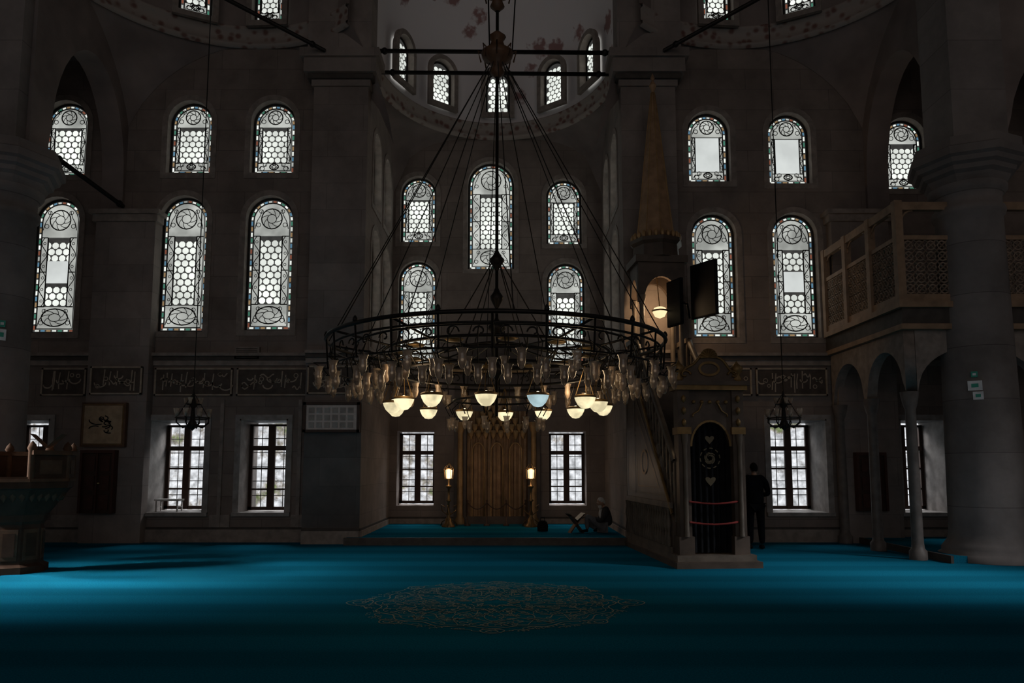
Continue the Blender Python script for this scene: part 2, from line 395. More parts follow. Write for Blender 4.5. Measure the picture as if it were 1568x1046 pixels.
for (px, pb, pt, wp, st) in [(752, 415, 252, 70, 'tall'), (642, 374, 274, 54, 'short'), (863, 377, 278, 54, 'short'), (640, 560, 402, 58, 'tall'), (866, 560, 405, 58, 'tall')]:
    Yw = AY + .2; py = (pb + pt) / 2
    xc = S(px, py, Yw)[0]; zb = S(px, pb, Yw)[1]; zt = S(px, pt, Yw)[1]
    w = round(S(px + wp / 2, py, Yw)[0] - S(px - wp / 2, py, Yw)[0], 2); h = round(zt - zb, 2)
    window(xc, Yw, zb, w, h, st); hb.append(arch_pts(w + .04, h + .04, xc, zb - .02))
    if wp == 58 and px < 700: apL = (zb, h, w)
    if wp == 54 and px < 700: apU = (zb, h, w)
for a, c in ((-3.1, -2.1), (1.0, 2.0)):
    hb.append(rect(a, c, .62, 2.62))
    clear_window(a, c, .66, 2.58, AY + .5)
holed('wall_apse_back', rect(CX - PO, CX + PO, 0, TOP), hb, AY, .9, 'x', M_WALL)
hs = []
for yy in (17.45, 18.95):
    for (zb, h, w) in (apL, apU):
        hs.append(arch_pts(w + .04, h + .04, yy, zb - .02))
        window(CX - PI_ - .2, yy, zb, w, h, 'short', radians(90)); window(CX + PI_ + .2, yy, zb, w, h, 'short', radians(-90))
holed('wall_apse_left', rect(16.2, AY + .02, 0, TOP), hs, CX - PO, PO - PI_, 'y', M_PIER)
holed('wall_apse_right', rect(16.2, AY + .02, 0, TOP), hs, CX + PI_, PO - PI_, 'y', M_PIER)

for nm, x in (('wall_left', XL - .8), ('wall_right', XR)):
    hh = []
    for yy in (8.5, 11.5, 14.8):
        hh.append(rect(yy - .7, yy + .7, .7, 2.8)); hh.append(arch_pts(1.2, 3, yy, 4.6)); hh.append(arch_pts(1.2, 1.8, yy, 8.4))
    holed(nm, rect(YB, WY + 1.1, 0, TOP), hh, x, .8, 'y', M_WALL)
b = MB(); b.box(XL - .8, XR + .8, YB, 21, TOP, TOP + .3); b.obj('ceiling', [M_PLAS])
b = MB(); b.box(XL - .8, XR + .8, YB, 21, -.3, 0); b.obj('floor', [M_CARP])
b = MB(); b.box(CX - PI_, CX + PI_, 16.35, AY, 0, .15); b.box(CX - PI_ - .25, CX + PI_ + .25, 15.95, 16.35, 0, .15)
b.box(CX - PI_ - .27, CX + PI_ + .27, 15.9, 15.95, 0, .158, 1)
b.obj('apse_platform', [M_CARP, M_DARKTR])
b = MB(); b.box(7.6, XR, 13.0, WY, 0, .12); b.box(7.55, 7.6, 12.95, WY, 0, .13, 1); b.obj('aisle_platform', [M_CARP, M_DARKTR])

def zpx(py, Y=WY): return S(300, py, Y)[1]
zc0, zc1 = zpx(560), zpx(546)
b = MB()
def runs():
    yield ('x', XL, CX - PO, WY, -1); yield ('x', CX + PO, XR, WY, -1); yield ('x', CX - PO, CX - PI_, 16.2, -1); yield ('x', CX + PI_, CX + PO, 16.2, -1)
    yield ('y', 16.2, AY, CX - PI_, 1); yield ('y', 16.2, AY, CX + PI_, -1); yield ('x', CX - PI_, CX + PI_, AY, -1)
def runbox(r, pr, z0, z1, mi):
    ax, a, c, p, sg = r; lo, hi = (p - pr, p) if sg < 0 else (p, p + pr)
    if ax == 'x': b.box(a, c, lo, hi, z0, z1, mi)
    else: b.box(lo, hi, a, c, z0, z1, mi)
for r in runs():
    runbox(r, .16, zc1, zc1 + .07, 0); runbox(r, .10, zc1 - .09, zc1, 1); runbox(r, .06, zc0, zc1 - .09, 0)
    runbox(r, .05, 0, .28, 0); runbox(r, .03, .28, .33, 1)
for (a, c) in ((XL, -11.7), (-10.2, -8.4), (-6.7, -6.25), (-4.9, CX - PO)):
    b.box(a, c, WY - .035, WY, .33, .6, 0)
for x in (-6.5, -4.75): b.box(x - .04, x + .04, WY - .05, WY, .33, zpx(612), 0)
b.obj('trim_2', [M_TRIM, M_DARKTR])
zf0, zf1 = zpx(606), zpx(564)
b = MB()
def script(x0, x1, z0, z1, y):
    n = int((x1 - x0) / .07)
    for i in range(n):
        x = x0 + (i + random.random()) / n * (x1 - x0); k = random.randint(0, 3)
        hgt = z1 - z0; m = 9
        if k == 0:
            zb = z0 + hgt * random.uniform(.0, .3); zt = z1 - hgt * random.uniform(.0, .2)
            b.ribbon([(x + random.uniform(-.01, .01) + .02 * t, y, zb + (zt - zb) * t) for t in (0, .5, 1)], .026, (0, -1, 0), 1)
        elif k == 1:
            r = random.uniform(.06, .15); zc = z0 + hgt * random.uniform(.35, .75)
            b.ribbon([(x + r * cos(pi + pi * j / m), y, zc + r * .8 * sin(pi + pi * j / m)) for j in range(m + 1)], .03, (0, -1, 0), 1)
        elif k == 2:
            r = random.uniform(.03, .05); zc = z0 + hgt * random.uniform(.2, .85)
            b.ribbon([(x + r * cos(2 * pi * j / 8), y, zc + r * sin(2 * pi * j / 8)) for j in range(8)], .02, (0, -1, 0), 1, True)
        else:
            L = random.uniform(.15, .35); zc = z0 + hgt * random.uniform(.15, .85)
            b.ribbon([(max(x0, min(x1, x - L / 2 + L * j / m)), y, zc + .04 * sin(j * .9)) for j in range(m + 1)], .028, (0, -1, 0), 1)
for (a, c, y) in ((-10.6, -9.6, WY - .05), (-9.35, -8.2, 16.28), (-8.05, -6.3, WY - .05), (-6.2, -4.6, WY - .05), (CX - PO + .05, CX - PI_ - .1, 16.15), (4.2, 5.4, WY - .05), (5.5, 7.1, WY - .05)):
    b.box(a, c, y, y + .05, zf0, zf1, 0)
    for (p, q, r, s_) in ((a, c, zf0, zf0 + .035), (a, c, zf1 - .035, zf1), (a, a + .035, zf0, zf1), (c - .035, c, zf0, zf1)): b.box(p, q, y - .02, y, r, s_, 1)
    script(a + .12, c - .12, zf0 + .06, zf1 - .06, y - .008)
b.obj('calligraphy_frieze', [M_FRIEZE, M_SCRIPT])

b = MB()
for x0, x1 in ((-9.45, -8.1), (7.25, 8.55)):
    b.box(x0, x1, 16.33, WY, 0, 7.2, 0)
    b.box(x0 - .06, x1 + .06, 16.27, WY, 7.2, 7.36, 1); b.box(x0 - .12, x1 + .12, 16.2, WY, 7.36, 7.46, 1)
b.obj('wall_pilasters', [M_PIER, M_TRIM])
def arch_notch(a, c, z0, ztop, n=18):
    w = c - a; r = w / 2; m = (a + c) / 2; h = ztop
    return [(a, z0)] + [(m - r * cos(pi * i / n), z0 + (h - z0) * sin(pi * i / n)) for i in range(1, n)] + [(c, z0)]
COLX = (-9.55, 8.55)
for nm, x in (('wall_arcade_left', -9.48), ('wall_arcade_right', 8.2)):
    out = [(13.2, 7.62), (13.72, 7.62)] + arch_notch(13.82, 16.5, 8.2, 10.5)[0:-1] + [(16.5, 8.2), (16.5, 7.46), (WY, 7.46), (WY, TOP), (13.2, TOP)]
    holed(nm, out, [], x, .5, 'y', M_PLAS)
for nm, a, c in (('wall_aisle_arch_left', XL, -10.02), ('wall_aisle_arch_right', 9.02, XR)):
    out = [(a, 7.62)] + arch_notch(a + .1, c - .1, 7.65, 9.8)[1:-1] + [(c, 7.62), (c, TOP), (a, TOP)]
    holed(nm, out, [], 12.97, .86, 'x', M_PLAS)
b = MB()
for a, c in ((XL, -9.3), (8.5, XR)): b.box(a, c, 13.3, WY, 11.2, 11.4)
b.obj('ceiling_aisles', [M_PLAS])
b = MB()
for x0, x1 in ((CX - PO, CX - PI_), (CX + PI_, CX + PO)):
    for e, z0, z1 in ((.05, 10.35, 10.5), (.12, 10.5, 10.62), (.2, 10.62, 10.95), (.28, 10.95, 11.15)):
        b.box(x0 - e, x1 + e, 16.2 - e, 16.7, z0, z1, 1 if z1 == 10.62 else 0)
    b.box(x0 - .1, x1 + .1, 15.95, 16.6, 11.15, TOP, 0)
b.obj('pier_cornices', [M_PIER, M_DARKTR])

b = MB(); c = (CX, 16.6, 0); A0, A1 = 0, pi; sx, sy = PI_ / 1.0, 3.4; K = 8; zo = .3
b.lathe([(1, 10.75 + zo), (1, 12.9), (.97, 13.4), (.88, 14.1), (.72, 14.8), (.5, 15.3), (.25, 15.6), (0.0, 15.7)], c, 40, 0, A0, A1, sx, sy)
b.lathe([(1.0, 10.5 + zo), (.975, 10.54 + zo), (.97, 10.6 + zo), (.985, 10.63 + zo), (.985, 10.86 + zo), (.965, 10.88 + zo), (.96, 10.94 + zo), (1.0, 10.98 + zo)], c, 40, 1, A0, A1, sx, sy)
vs = []; fs = []; n = 40
for i in range(n + 1):
    a = pi * i / n; ex, ey = cos(a), sin(a)
    q = 1 / max(abs(ex), abs(ey), 1e-6)
    for k in range(K + 1):
        t = k / K; rr = 1 + (q - 1) * t
        z = 10.55 + zo - 1.6 * (1 - sqrt(max(0, 1 - ((rr - 1) / .4143) ** 2)))
        vs.append((CX + sx * rr * ex, 16.6 + sy * rr * ey, z))
for i in range(n):
    for k in range(K): o = i * (K + 1) + k; fs.append((o, o + 1, o + K + 2, o + K + 1))
b.add(vs, fs, 2, True)
b.obj('ceiling_apse_semidome', [M_DOME, M_BAND, M_PLAS])
for ad in (-62, -34, 0, 34, 62):
    a = radians(ad); x = CX + (sx - .06) * sin(a); y = 16.6 + (sy - .06) * cos(a)
    nx, ny = sin(a) / sx, cos(a) / sy
    window(x, y, 11.5, .68, 1.25, 'hex', -math.atan2(nx, ny))
for k, cx in enumerate((-5.95, 5.15)):
    b = MB(); r = 3.3; cy = WY - r
    a0, a1 = (radians(46), radians(200)) if k == 0 else (radians(-20), radians(134))
    b.lathe([(r, 11.6), (r, 13.9), (r * .95, 14.7), (r * .8, 15.5), (r * .5, 16.3), (.2, 16.7)], (cx, cy, 0), 48, 0, a0, a1)
    b.lathe([(r, 11.5), (r - .09, 11.54), (r - .09, 11.6), (r - .04, 11.63), (r - .04, 11.9), (r - .1, 11.93), (r - .1, 12.0), (r, 12.04)], (cx, cy, 0), 40, 1, a0, a1)
    vs = []; fs = []; n = 40; m0, m1 = (max(a0, 0), min(a1, pi))
    for i in range(n + 1):
        a = m0 + (m1 - m0) * i / n; q = 1 / max(abs(cos(a)), abs(sin(a)))
        for j in range(K + 1):
            rr = r * (1 + (q - 1) * j / K); z = 11.6 - r + sqrt(max(0, 2 * r * r - rr * rr))
            vs.append((cx + rr * cos(a), cy + rr * sin(a) - .01, z))
    for i in range(n):
        for j in range(K): o = i * (K + 1) + j; fs.append((o, o + 1, o + K + 2, o + K + 1))
    b.add(vs, fs, 0, True)
    b.obj('ceiling_side_dome_%d' % (k + 1), [M_PLAS, M_BAND])
    for ad in (-6, 28) if k else (-26, 4):
        a = radians(ad); window(cx + (r - .08) * sin(a), cy + (r - .08) * cos(a), 12.05, .72, 1.6, 'short', -a)

for x in COLX:
    b = MB()
    b.lathe([(.82, 0), (.82, .12), (.76, .14), (.76, .22), (.7, .3), (.66, .36), (.63, .5), (.59, 3.5), (.55, 6.25), (.59, 6.28), (.61, 6.35), (.59, 6.42), (.55, 6.45), (.55, 6.62), (.61, 6.68), (.65, 6.74), (.65, 6.82)], (0, 0, 0), 40, 0)
    b.lathe([(.65, 6.82), (.7, 6.9), (.72, 6.95), (.8, 7.0), (.82, 7.08), (.9, 7.12), (.93, 7.2)], (0, 0, 0), 8, 0, smooth=False)
    b.lathe([(.93, 7.2), (1.0, 7.24), (1.0, 7.38), (.92, 7.42), (.92, 7.58), (0, 7.6)], (0, 0, 0), 8, 0, smooth=False)
    b.box(-.5, .5, -.52, .42, 7.58, TOP - .05, 0)
    b.obj('stone_column', [M_COL], (x, 13.45, 0), 0)

def rod(name, a, c, r=.045):
    b = MB(); b.tube([a, c], r, 8); d = (Vector(c) - Vector(a))
    for t in (.06, .94):
        p = Vector(a) + d * t; b.sphere(p, r * 1.6, 0, 8, 6)
    b.obj(name, [M_IRON])
rod('tie_rod', (CX - PI_, 16.25, 11.25), (CX + PI_, 16.25, 11.2), .05)
rod('tie_rod', (CX - PI_ + .05, 17.1, 11.2), (CX + PI_ - .05, 17.1, 11.15), .05)
rod('tie_rod', (CX - PO + .3, 15.9, 11.05), (CX - PO - 3.2, 11.6, 11.05))
rod('tie_rod', (CX + PO - .3, 15.9, 11.05), (CX + PO + 3.2, 11.6, 11.05))
rod('tie_rod', (-8.85, 16.3, 7.55), (-8.95, 13.9, 7.7), .05)

# ------------------------------------------------------------------ outside
def back_mat():
    m, nt, bb = newmat('garden_daylight'); nt.nodes.remove(bb); e = nt.nodes.new('ShaderNodeEmission'); o = nt.nodes['Material Output']
    g = nt.nodes.new('ShaderNodeNewGeometry')
    n = nt.nodes.new('ShaderNodeTexNoise'); n.inputs['Scale'].default_value = 0.9; n.inputs['Detail'].default_value = 6; n.inputs['Roughness'].default_value = .7
    n2 = nt.nodes.new('ShaderNodeTexNoise'); n2.inputs['Scale'].default_value = 5; n2.inputs['Detail'].default_value = 6
    for q in (n, n2): nt.links.new(g.outputs['Position'], q.inputs['Vector'])
    r = nt.nodes.new('ShaderNodeValToRGB'); el = r.color_ramp.elements
    el[0].position = .5; el[0].color = (.72, .74, .77, 1); el[1].position = .63; el[1].color = (.18, .22, .1, 1)
    x = el.new(.57); x.color = (.34, .31, .28, 1)
    nt.links.new(n.outputs['Fac'], r.inputs['Fac'])
    mr = nt.nodes.new('ShaderNodeMapRange'); mr.inputs[1].default_value = .3; mr.inputs[2].default_value = .7; mr.inputs[3].default_value = .4; mr.inputs[4].default_value = 1.5
    nt.links.new(n2.outputs['Fac'], mr.inputs[0]); nt.links.new(r.outputs['Color'], e.inputs['Color']); nt.links.new(mr.outputs[0], e.inputs['Strength'])
    nt.links.new(e.outputs[0], o.inputs['Surface']); return m
b = MB(); b.box(-24, 24, 25, 25.3, -.3, 6)
b.box(-24, 24, 21.3, 25, -.35, -.3)
b.obj('garden_backdrop', [back_mat()])  # added backdrop behind the windows, outdoor daylight put into its emission

# ------------------------------------------------------------------ mihrab
e = empty('mihrab', (CX, AY, .15))
b = MB()
b.box(-1.15, -.82, -.16, 0, 0, 3.9, 0); b.box(.82, 1.15, -.16, 0, 0, 3.9, 0); b.box(-1.15, 1.15, -.2, 0, 3.55, 4.0, 0)
b.box(-1.25, 1.25, -.26, 0, 4.0, 4.12, 1)
for sx_ in (-.98, .98):
    b.lathe([(.13, 0), (.13, .12), (.08, .2), (.07, 2.4), (.1, 2.5), (.13, 2.62), (.13, 2.7)], (sx_, -.22, 0), 12, 1)
vs = []; fs = []; n = 96
for i in range(n + 1):
    x = -.82 + 1.64 * i / n; y = -.06 - .05 * abs(sin(i * pi / 8)) - .01 * sin(i * 1.7)
    vs += [(x, y, 0), (x, y, 2.3), (x, y - .0, 3.0)]
for i in range(n): o = 3 * i; fs += [(o, o + 3, o + 4, o + 1), (o + 1, o + 4, o + 5, o + 2)]
b.add(vs, fs, 2, True)
for i in range(7):
    w = .8 - i * .11; z = 2.35 + i * .17
    m = max(1, 8 - i)
    for j in range(m): b.lathe([(.02, -.1), (.07, 0), (.09, .12), (.0, .14)], (-w + 2 * w * (j + .5) / m, -.14, z), 8, 1)
for x in (-.5, 0, .5):
    b.tube([(x - .16, -.16, .2), (x - .16, -.16, 1.9)] + [(x - .16 * cos(pi * k / 8), -.16, 1.9 + .25 * sin(pi * k / 8)) for k in range(1, 8)] + [(x + .16, -.16, 1.9), (x + .16, -.16, .2)], .022, 6, 1)
b.box(-.82, .82, -.2, 0, 0, .2, 0)
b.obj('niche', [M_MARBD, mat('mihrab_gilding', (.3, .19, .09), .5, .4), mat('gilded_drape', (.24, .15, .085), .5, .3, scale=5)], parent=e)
b = MB(); b.box(-1.1, 1.1, -.08, 0, 4.3, 4.85, 0)
b.obj('inscription', [M_FRIEZE], parent=e)

b = MB()
for x in (-.75, -.25, .25, .75): b.lathe([(.08, 0), (.08, .03), (.016, .06), (.016, .6), (.03, .64), (0, .67)], (x, 0, 0), 10)
for x in (-.75, -.25, .25): b.tube([(x + .5 * t / 8, 0, .58 - .16 * sin(pi * t / 8)) for t in range(9)], .015, 6, 1)
b.obj('rope_barrier', [M_WOODD, M_WOODD], (CX, 19.3, .15))

M_FLAME = glow('lantern_glow', (1.0, .7, .4), 2.2)
for px in (687, 813):
    x = S(px, 760, 18.9)[0]; e = empty('candlestick', (x, 18.9, .15))
    b = MB()
    b.lathe([(.17, 0), (.17, .04), (.1, .1), (.08, .2), (.04, .26), (.06, .34), (.03, .4), (.028, .62), (.07, .66), (.03, .7), (.028, .95), (.08, 1.0), (.08, 1.03), (.025, 1.06), (.025, 1.2)], (0, 0, 0), 14, 0)
    for k in range(3):
        a = k * 2 * pi / 3 + .5
        b.tube([(0.05 * cos(a), .05 * sin(a), .3), (.2 * cos(a), .2 * sin(a), .4), (.22 * cos(a), .22 * sin(a), .55), (.13 * cos(a), .13 * sin(a), .5)], .014, 6, 0)
        b.tube([(0.05 * cos(a), .05 * sin(a), .2), (.2 * cos(a), .2 * sin(a), .12), (.24 * cos(a), .24 * sin(a), .02)], .016, 6, 0)
    b.ring((0, 0, 1.2), .1, .012, 12, 0); b.ring((0, 0, 1.46), .12, .012, 12, 0)
    for k in range(6): a = k * pi / 3; b.tube([(.1 * cos(a), .1 * sin(a), 1.2), (.12 * cos(a), .12 * sin(a), 1.46), (.02 * cos(a), .02 * sin(a), 1.6)], .008, 5, 0)
    b.obj('stand', [mat('dim_brass', (.2, .13, .06), .4, .7)], parent=e)
    b = MB(); b.lathe([(.0, 1.2), (.07, 1.22), (.085, 1.42), (0, 1.46)], (0, 0, 0), 12); b.obj('lantern_glass', [M_FLAME], parent=e)
    l = bpy.data.lights.new('candle_light', 'POINT'); l.energy = 8; l.color = (1, .66, .4); l.shadow_soft_size = .1
    lo = bpy.data.objects.new('candle_light', l); scene.collection.objects.link(lo); lo.parent = e; lo.location = (0, -.2, 1.4)

# ------------------------------------------------------------------ chandelier
CY = 9.5; chx = -.2
M_CUP = mat('smoky_glass', (.36, .27, .2), .15, 0.0, var=.6, scale=9, spec=.8)
M_CUP.node_tree.nodes['Principled BSDF'].inputs['Alpha'].default_value = .72
M_BOWL = glow('lit_opal_glass', (.95, .82, .5), 1.0, .3, 6)
M_BOWLB = glow('lit_pale_blue_glass', (.5, .68, .72), .8, .2, 6)
M_BULB = glow('bulb', (1, .82, .5), 3.0)
e = empty('ring_chandelier', (chx, CY, 0))
b = MB(); ZR = 3.22; R1 = 2.15
def lobed(R, z, r, seg=96):
    b.tube([(R * cos(2 * pi * i / seg), R * sin(2 * pi * i / seg), z) for i in range(seg)], r, 6, 0, True)
lobed(R1, ZR, .026); lobed(R1 - .06, ZR - .1, .014); lobed(1.8, ZR - .06, .014); lobed(1.45, ZR - .12, .02); lobed(.75, ZR - .12, .018)
lobed(1.3, 2.84, .02); lobed(.55, 2.5, .014); lobed(R1 - .05, ZR - .36, .011)
for k in range(24):
    a = k * pi / 12; ca, sa = cos(a), sin(a)
    if k % 2 == 0: b.tube([(.05 * ca, .05 * sa, ZR + .05), (.75 * ca, .75 * sa, ZR - .1), (1.45 * ca, 1.45 * sa, ZR - .12), (R1 * ca, R1 * sa, ZR)], .014)
    b.tube([((R1 - .03) * ca, (R1 - .03) * sa, ZR - .38), (R1 * ca, R1 * sa, ZR + .02)], .012)
    for q, rr in ((1, .085), (-1, .07)):
        p = []
        for j in range(12):
            t = j / 11 * 4.6; s_ = rr * (1 - j / 14)
            p.append(((R1 - .05) * cos(a + q * .06) - sa * q * s_ * cos(t), (R1 - .05) * sin(a + q * .06) + ca * q * s_ * cos(t), ZR - .2 + s_ * sin(t)))
        b.tube(p, .01, 5)
    if k % 2: b.lathe([(0, 0), (.025, .02), (.03, .04), (.02, .07), (0, .09)], ((R1) * ca, (R1) * sa, ZR), 6, 0)
    b.tube([(1.45 * ca, 1.45 * sa, ZR - .12), (1.42 * ca, 1.42 * sa, 3.0), (1.3 * ca, 1.3 * sa, 2.84)], .01, 5)
for k in range(12):
    a = k * pi / 6 + .13; b.lathe([(.0, 0), (.09, .01), (.12, .03), (.05, .05), (0, .07)], (1.2 * cos(a), 1.2 * sin(a), ZR - .14), 8, 1)
    b.tube([(1.0 * cos(a), 1.0 * sin(a), ZR - .3), (1.2 * cos(a), 1.2 * sin(a), ZR - .18), (1.45 * cos(a), 1.45 * sin(a), ZR - .3)], .012, 5)
b.tube([(0, 0, 2.3), (0, 0, 13)], .022, 8)
for z, s_ in ((3.45, 1.1), (3.85, .8), (4.35, .9), (2.9, 1.0)):
    b.lathe([(.02, -.14), (.05, -.08), (.1 * s_, -.02), (.11 * s_, .02), (.05, .07), (.02, .14)], (0, 0, z), 10)
for k in range(12):
    a = k * pi / 6 + .1; b.tube([(.12 * cos(a), .12 * sin(a), 7.05), (R1 * cos(a), R1 * sin(a), ZR)], .007, 5)
for k in range(6):
    a = k * pi / 3; b.tube([(.05 * cos(a), .05 * sin(a), 4.35), (.75 * cos(a), .75 * sin(a), ZR - .1)], .008, 5)
for z in (7.2, 8.15):
    b.lathe([(.03, -.32), (.1, -.25), (.06, -.15), (.2, -.05), (.22, .03), (.12, .08), (.08, .2), (.12, .26), (.03, .34)], (0, 0, z), 12, 2)
    for k in range(8):
        a = k * pi / 4; b.tube([(.12 * cos(a), .12 * sin(a), z), (.26 * cos(a), .26 * sin(a), z + .06), (.22 * cos(a), .22 * sin(a), z - .1)], .012, 5, 2)
for k in range(3): a = k * 2.1; b.tube([(.2 * cos(a), .2 * sin(a), 7.2), (.25 * cos(a), .25 * sin(a), 8.1), (.3 * cos(a), .3 * sin(a), 13)], .01, 5)
cups = []
for k in range(48):
    a = 2 * pi * k / 48; cups.append((R1 + (.1 if k % 2 else -.04), a, 2.66 + (.08 if k % 2 else 0)))
for k in range(36): cups.append((1.8, 2 * pi * (k + .5) / 36, 2.64))
for k in range(14): cups.append((.6, 2 * pi * k / 14, 2.2))
for k in range(24): cups.append((1.55, 2 * pi * (k + .3) / 24, 2.76))
for R, a, z in cups:
    ca, sa = cos(a), sin(a); R0 = R1 if R > 2 else (1.8 if R > 1.7 else (1.45 if R > 1.3 else .55)); zt = ZR - .34 if R > 2 else (ZR - .08 if R > 1.3 else 2.5)
    b.tube([(R0 * ca, R0 * sa, zt), ((R + .06) * ca, (R + .06) * sa, (zt + z) / 2 + .06), (R * ca, R * sa, z + .1)], .007, 5)
b.obj('iron_frame', [M_IRON, M_GOLD, M_WOOD], parent=e)
b = MB()
for R, a, z in cups:
    s_ = .88 if R > 1 else .65
    b.lathe([(.012 * s_, -.14 * s_), (.035 * s_, -.11 * s_), (.052 * s_, -.04 * s_), (.045 * s_, .03 * s_), (.058 * s_, .08 * s_), (.07 * s_, .1 * s_)], (R * cos(a), R * sin(a), z), 10, 0)
    b.sphere((R * cos(a), R * sin(a), z - .03), .018 * s_, 1, 6, 4)
b.obj('glass_cups', [M_CUP, mat('candle_bulb', (.6, .42, .25), .4, emis=.35)], parent=e)
b = MB(); bb = MB()
for k in range(14):
    a = 2 * pi * (k + .35) / 14; R = 1.32 + (.1 if k % 3 == 0 else 0); z = 2.42
    x, y = R * cos(a), R * sin(a)
    b.lathe([(0.0, -.1), (.05, -.09), (.09, -.05), (.115, .0), (.125, .035)], (x, y, z), 16, 1 if k == 11 else 0)
    b.sphere((x, y, z + .05), .03, 2, 8, 6)
    bb.lathe([(.128, .03), (.131, .05), (.1, .065)], (x, y, z), 16, 0)
    for j in range(3):
        q = a + j * 2 * pi / 3; bb.tube([(x + .12 * cos(q), y + .12 * sin(q), z + .05), (x, y, z + .4)], .005, 4)
b.obj('lit_bowls', [M_BOWL, M_BOWLB, M_BULB], parent=e); bb.obj('bowl_mounts', [M_GOLD], parent=e)
for k in range(4):
    l = bpy.data.lights.new('lamp_light', 'POINT'); l.energy = 6; l.color = (1, .72, .42); l.shadow_soft_size = .15
    lo = bpy.data.objects.new('lamp_light', l); scene.collection.objects.link(lo); lo.parent = e; lo.location = (1.4 * cos(k * pi / 2 + .78), 1.4 * sin(k * pi / 2 + .78), 2.72)

for px, Y in ((292, 13.8), (1203, 13.8)):
    x = S(px, 715, Y)[0]; z0 = S(px, 650, Y)[1]; b = MB()
    b.tube([(0, 0, z0 + .5), (0, 0, 12.5)], .01, 5)
    b.lathe([(0, -.12), (.04, -.08), (.09, 0), (.05, .08), (.03, .3), (.07, .36), (.03, .45), (.015, .62)], (0, 0, z0), 12)
    b.ring((0, 0, z0 + .12), .3, .012, 24); b.ring((0, 0, z0 + .38), .14, .01, 16)
    for k in range(8):
        a = k * pi / 4; ca, sa = cos(a), sin(a)
        b.tube([(.04 * ca, .04 * sa, z0), (.18 * ca, .18 * sa, z0 - .06), (.3 * ca, .3 * sa, z0 + .04), (.3 * ca, .3 * sa, z0 + .14)], .012, 5)
        b.lathe([(.015, 0), (.04, .02), (.045, .08), (.06, .15)], (.3 * ca, .3 * sa, z0 + .14), 8, 1)
        b.tube([(.3 * ca, .3 * sa, z0 + .12), (.14 * ca, .14 * sa, z0 + .38), (0, 0, z0 + .6)], .005, 4)
        if k % 2 == 0: b.lathe([(.012, 0), (.03, .02), (.035, .07), (.05, .12)], (.14 * ca, .14 * sa, z0 + .38), 8, 1)
    b.obj('hanging_chandelier', [M_IRON, M_CUP], (x, Y, 0))

# ------------------------------------------------------------------ carpet medallion
b = MB(); N = (0, 0, 1); mw = .016
def ros(R, am, k, w=mw, ph=0):
    b.ribbon([((R + am * cos(k * a + ph)) * cos(a), (R + am * cos(k * a + ph)) * sin(a), 0) for a in [2 * pi * i / 240 for i in range(240)]], w, N, 0, True)
ros(1.42, .05, 16); ros(1.34, .04, 16, .009); ros(1.05, .08, 12, .013); ros(.5, .1, 8, .013); ros(.22, .06, 8); ros(.8, .06, 24, .009); ros(1.2, .03, 32, .008)
for i in range(620):
    a = random.random() * 2 * pi; R = 1.36 * sqrt(random.uniform(.02, 1))
    x, y = R * cos(a), R * sin(a); r = random.uniform(.025, .065); t0 = random.random() * 6
    b.ribbon([(x + r * (1 - j / 11) * cos(t0 + j * .7), y + r * (1 - j / 11) * sin(t0 + j * .7), 0) for j in range(8)], .011, N)
for k in range(16):
    a = 2 * pi * k / 16
    for q in (-1, 1): b.ribbon([(r_ * cos(a + q * .13 * sin((r_ - .5) * 5)), r_ * sin(a + q * .13 * sin((r_ - .5) * 5)), 0) for r_ in [.5 + .85 * j / 12 for j in range(13)]], .01, N)
for k in range(8):
    a = k * pi / 4; ca, sa = cos(a), sin(a); s_ = 1 if k % 4 == 0 else .6
    P = lambda u, v: (u * ca - v * sa, u * sa + v * ca, 0)
    c0 = 1.5 + .16 * s_
    b.ribbon([P(c0 + .16 * s_ * cos(t), .2 * s_ * sin(t) * (1 - .3 * cos(t))) for t in [2 * pi * i / 24 for i in range(24)]], .014, N, 0, True)
    b.ribbon([P(c0 + .08 * s_ * cos(t), .1 * s_ * sin(t)) for t in [2 * pi * i / 16 for i in range(16)]], .012, N, 0, True)
    for q in (-1, 1): b.ribbon([P(1.46 + .22 * s_ * t, q * (.42 - .3 * t + .04 * sin(t * 9))) for t in [i / 10 for i in range(11)]], .011, N)
for i in range(160):
    a = random.random() * 2 * pi; R = random.uniform(1.46, 1.62); x, y = R * cos(a), R * sin(a); r = random.uniform(.02, .045)
    b.ribbon([(x + r * cos(t), y + r * sin(t), 0) for t in [pi / 3 * j for j in range(5)]], .01, N)
b.obj('carpet_medallion', [M_RUGM], (-.2, 9.25, .006))

# ------------------------------------------------------------------ minbar
e = empty('minbar', (3.36, 12.6, 0), radians(4.5))
b = MB()
b.box(-.7, .74, -.3, 3.5, 0, .1, 0); b.box(-.66, .68, -.2, 3.45, .1, .2, 1)
for s_ in (-1, 1):
    x = s_ * .47
    b.box(x - .1, x + .1, -.1, .15, .2, 2.25, 0)
    b.box(x - .13, x + .13, -.13, .18, .2, .5, 0); b.box(x - .12, x + .12, -.12, .17, 2.2, 2.32, 2)
    b.lathe([(.05, .5), (.04, .6), (.035, 2.0), (.055, 2.1), (.06, 2.2)], (x - s_ * .0, -.13, 0), 10, 1)
    b.box(x - .1, x + .1, -.1, .15, 2.32, 2.95, 0)
    for z in (2.4, 2.6, 2.8): b.lathe([(0, -.07), (.04, -.03), (.04, .03), (0, .07)], (x, -.11, z), 6, 2)
    b.lathe([(.05, 0), (.09, .05), (.05, .12), (.09, .18), (.11, .25), (.04, .32), (.0, .38)], (x + s_ * .04, .0, 3.1), 12, 2)
b.box(-.62, .62, -.17, .2, 2.95, 3.03, 2); b.box(-.66, .66, -.2, .22, 3.03, 3.1, 0)
b.obj('body', [M_MARBD, M_WORN, M_GOLD, M_WOOD], parent=e)
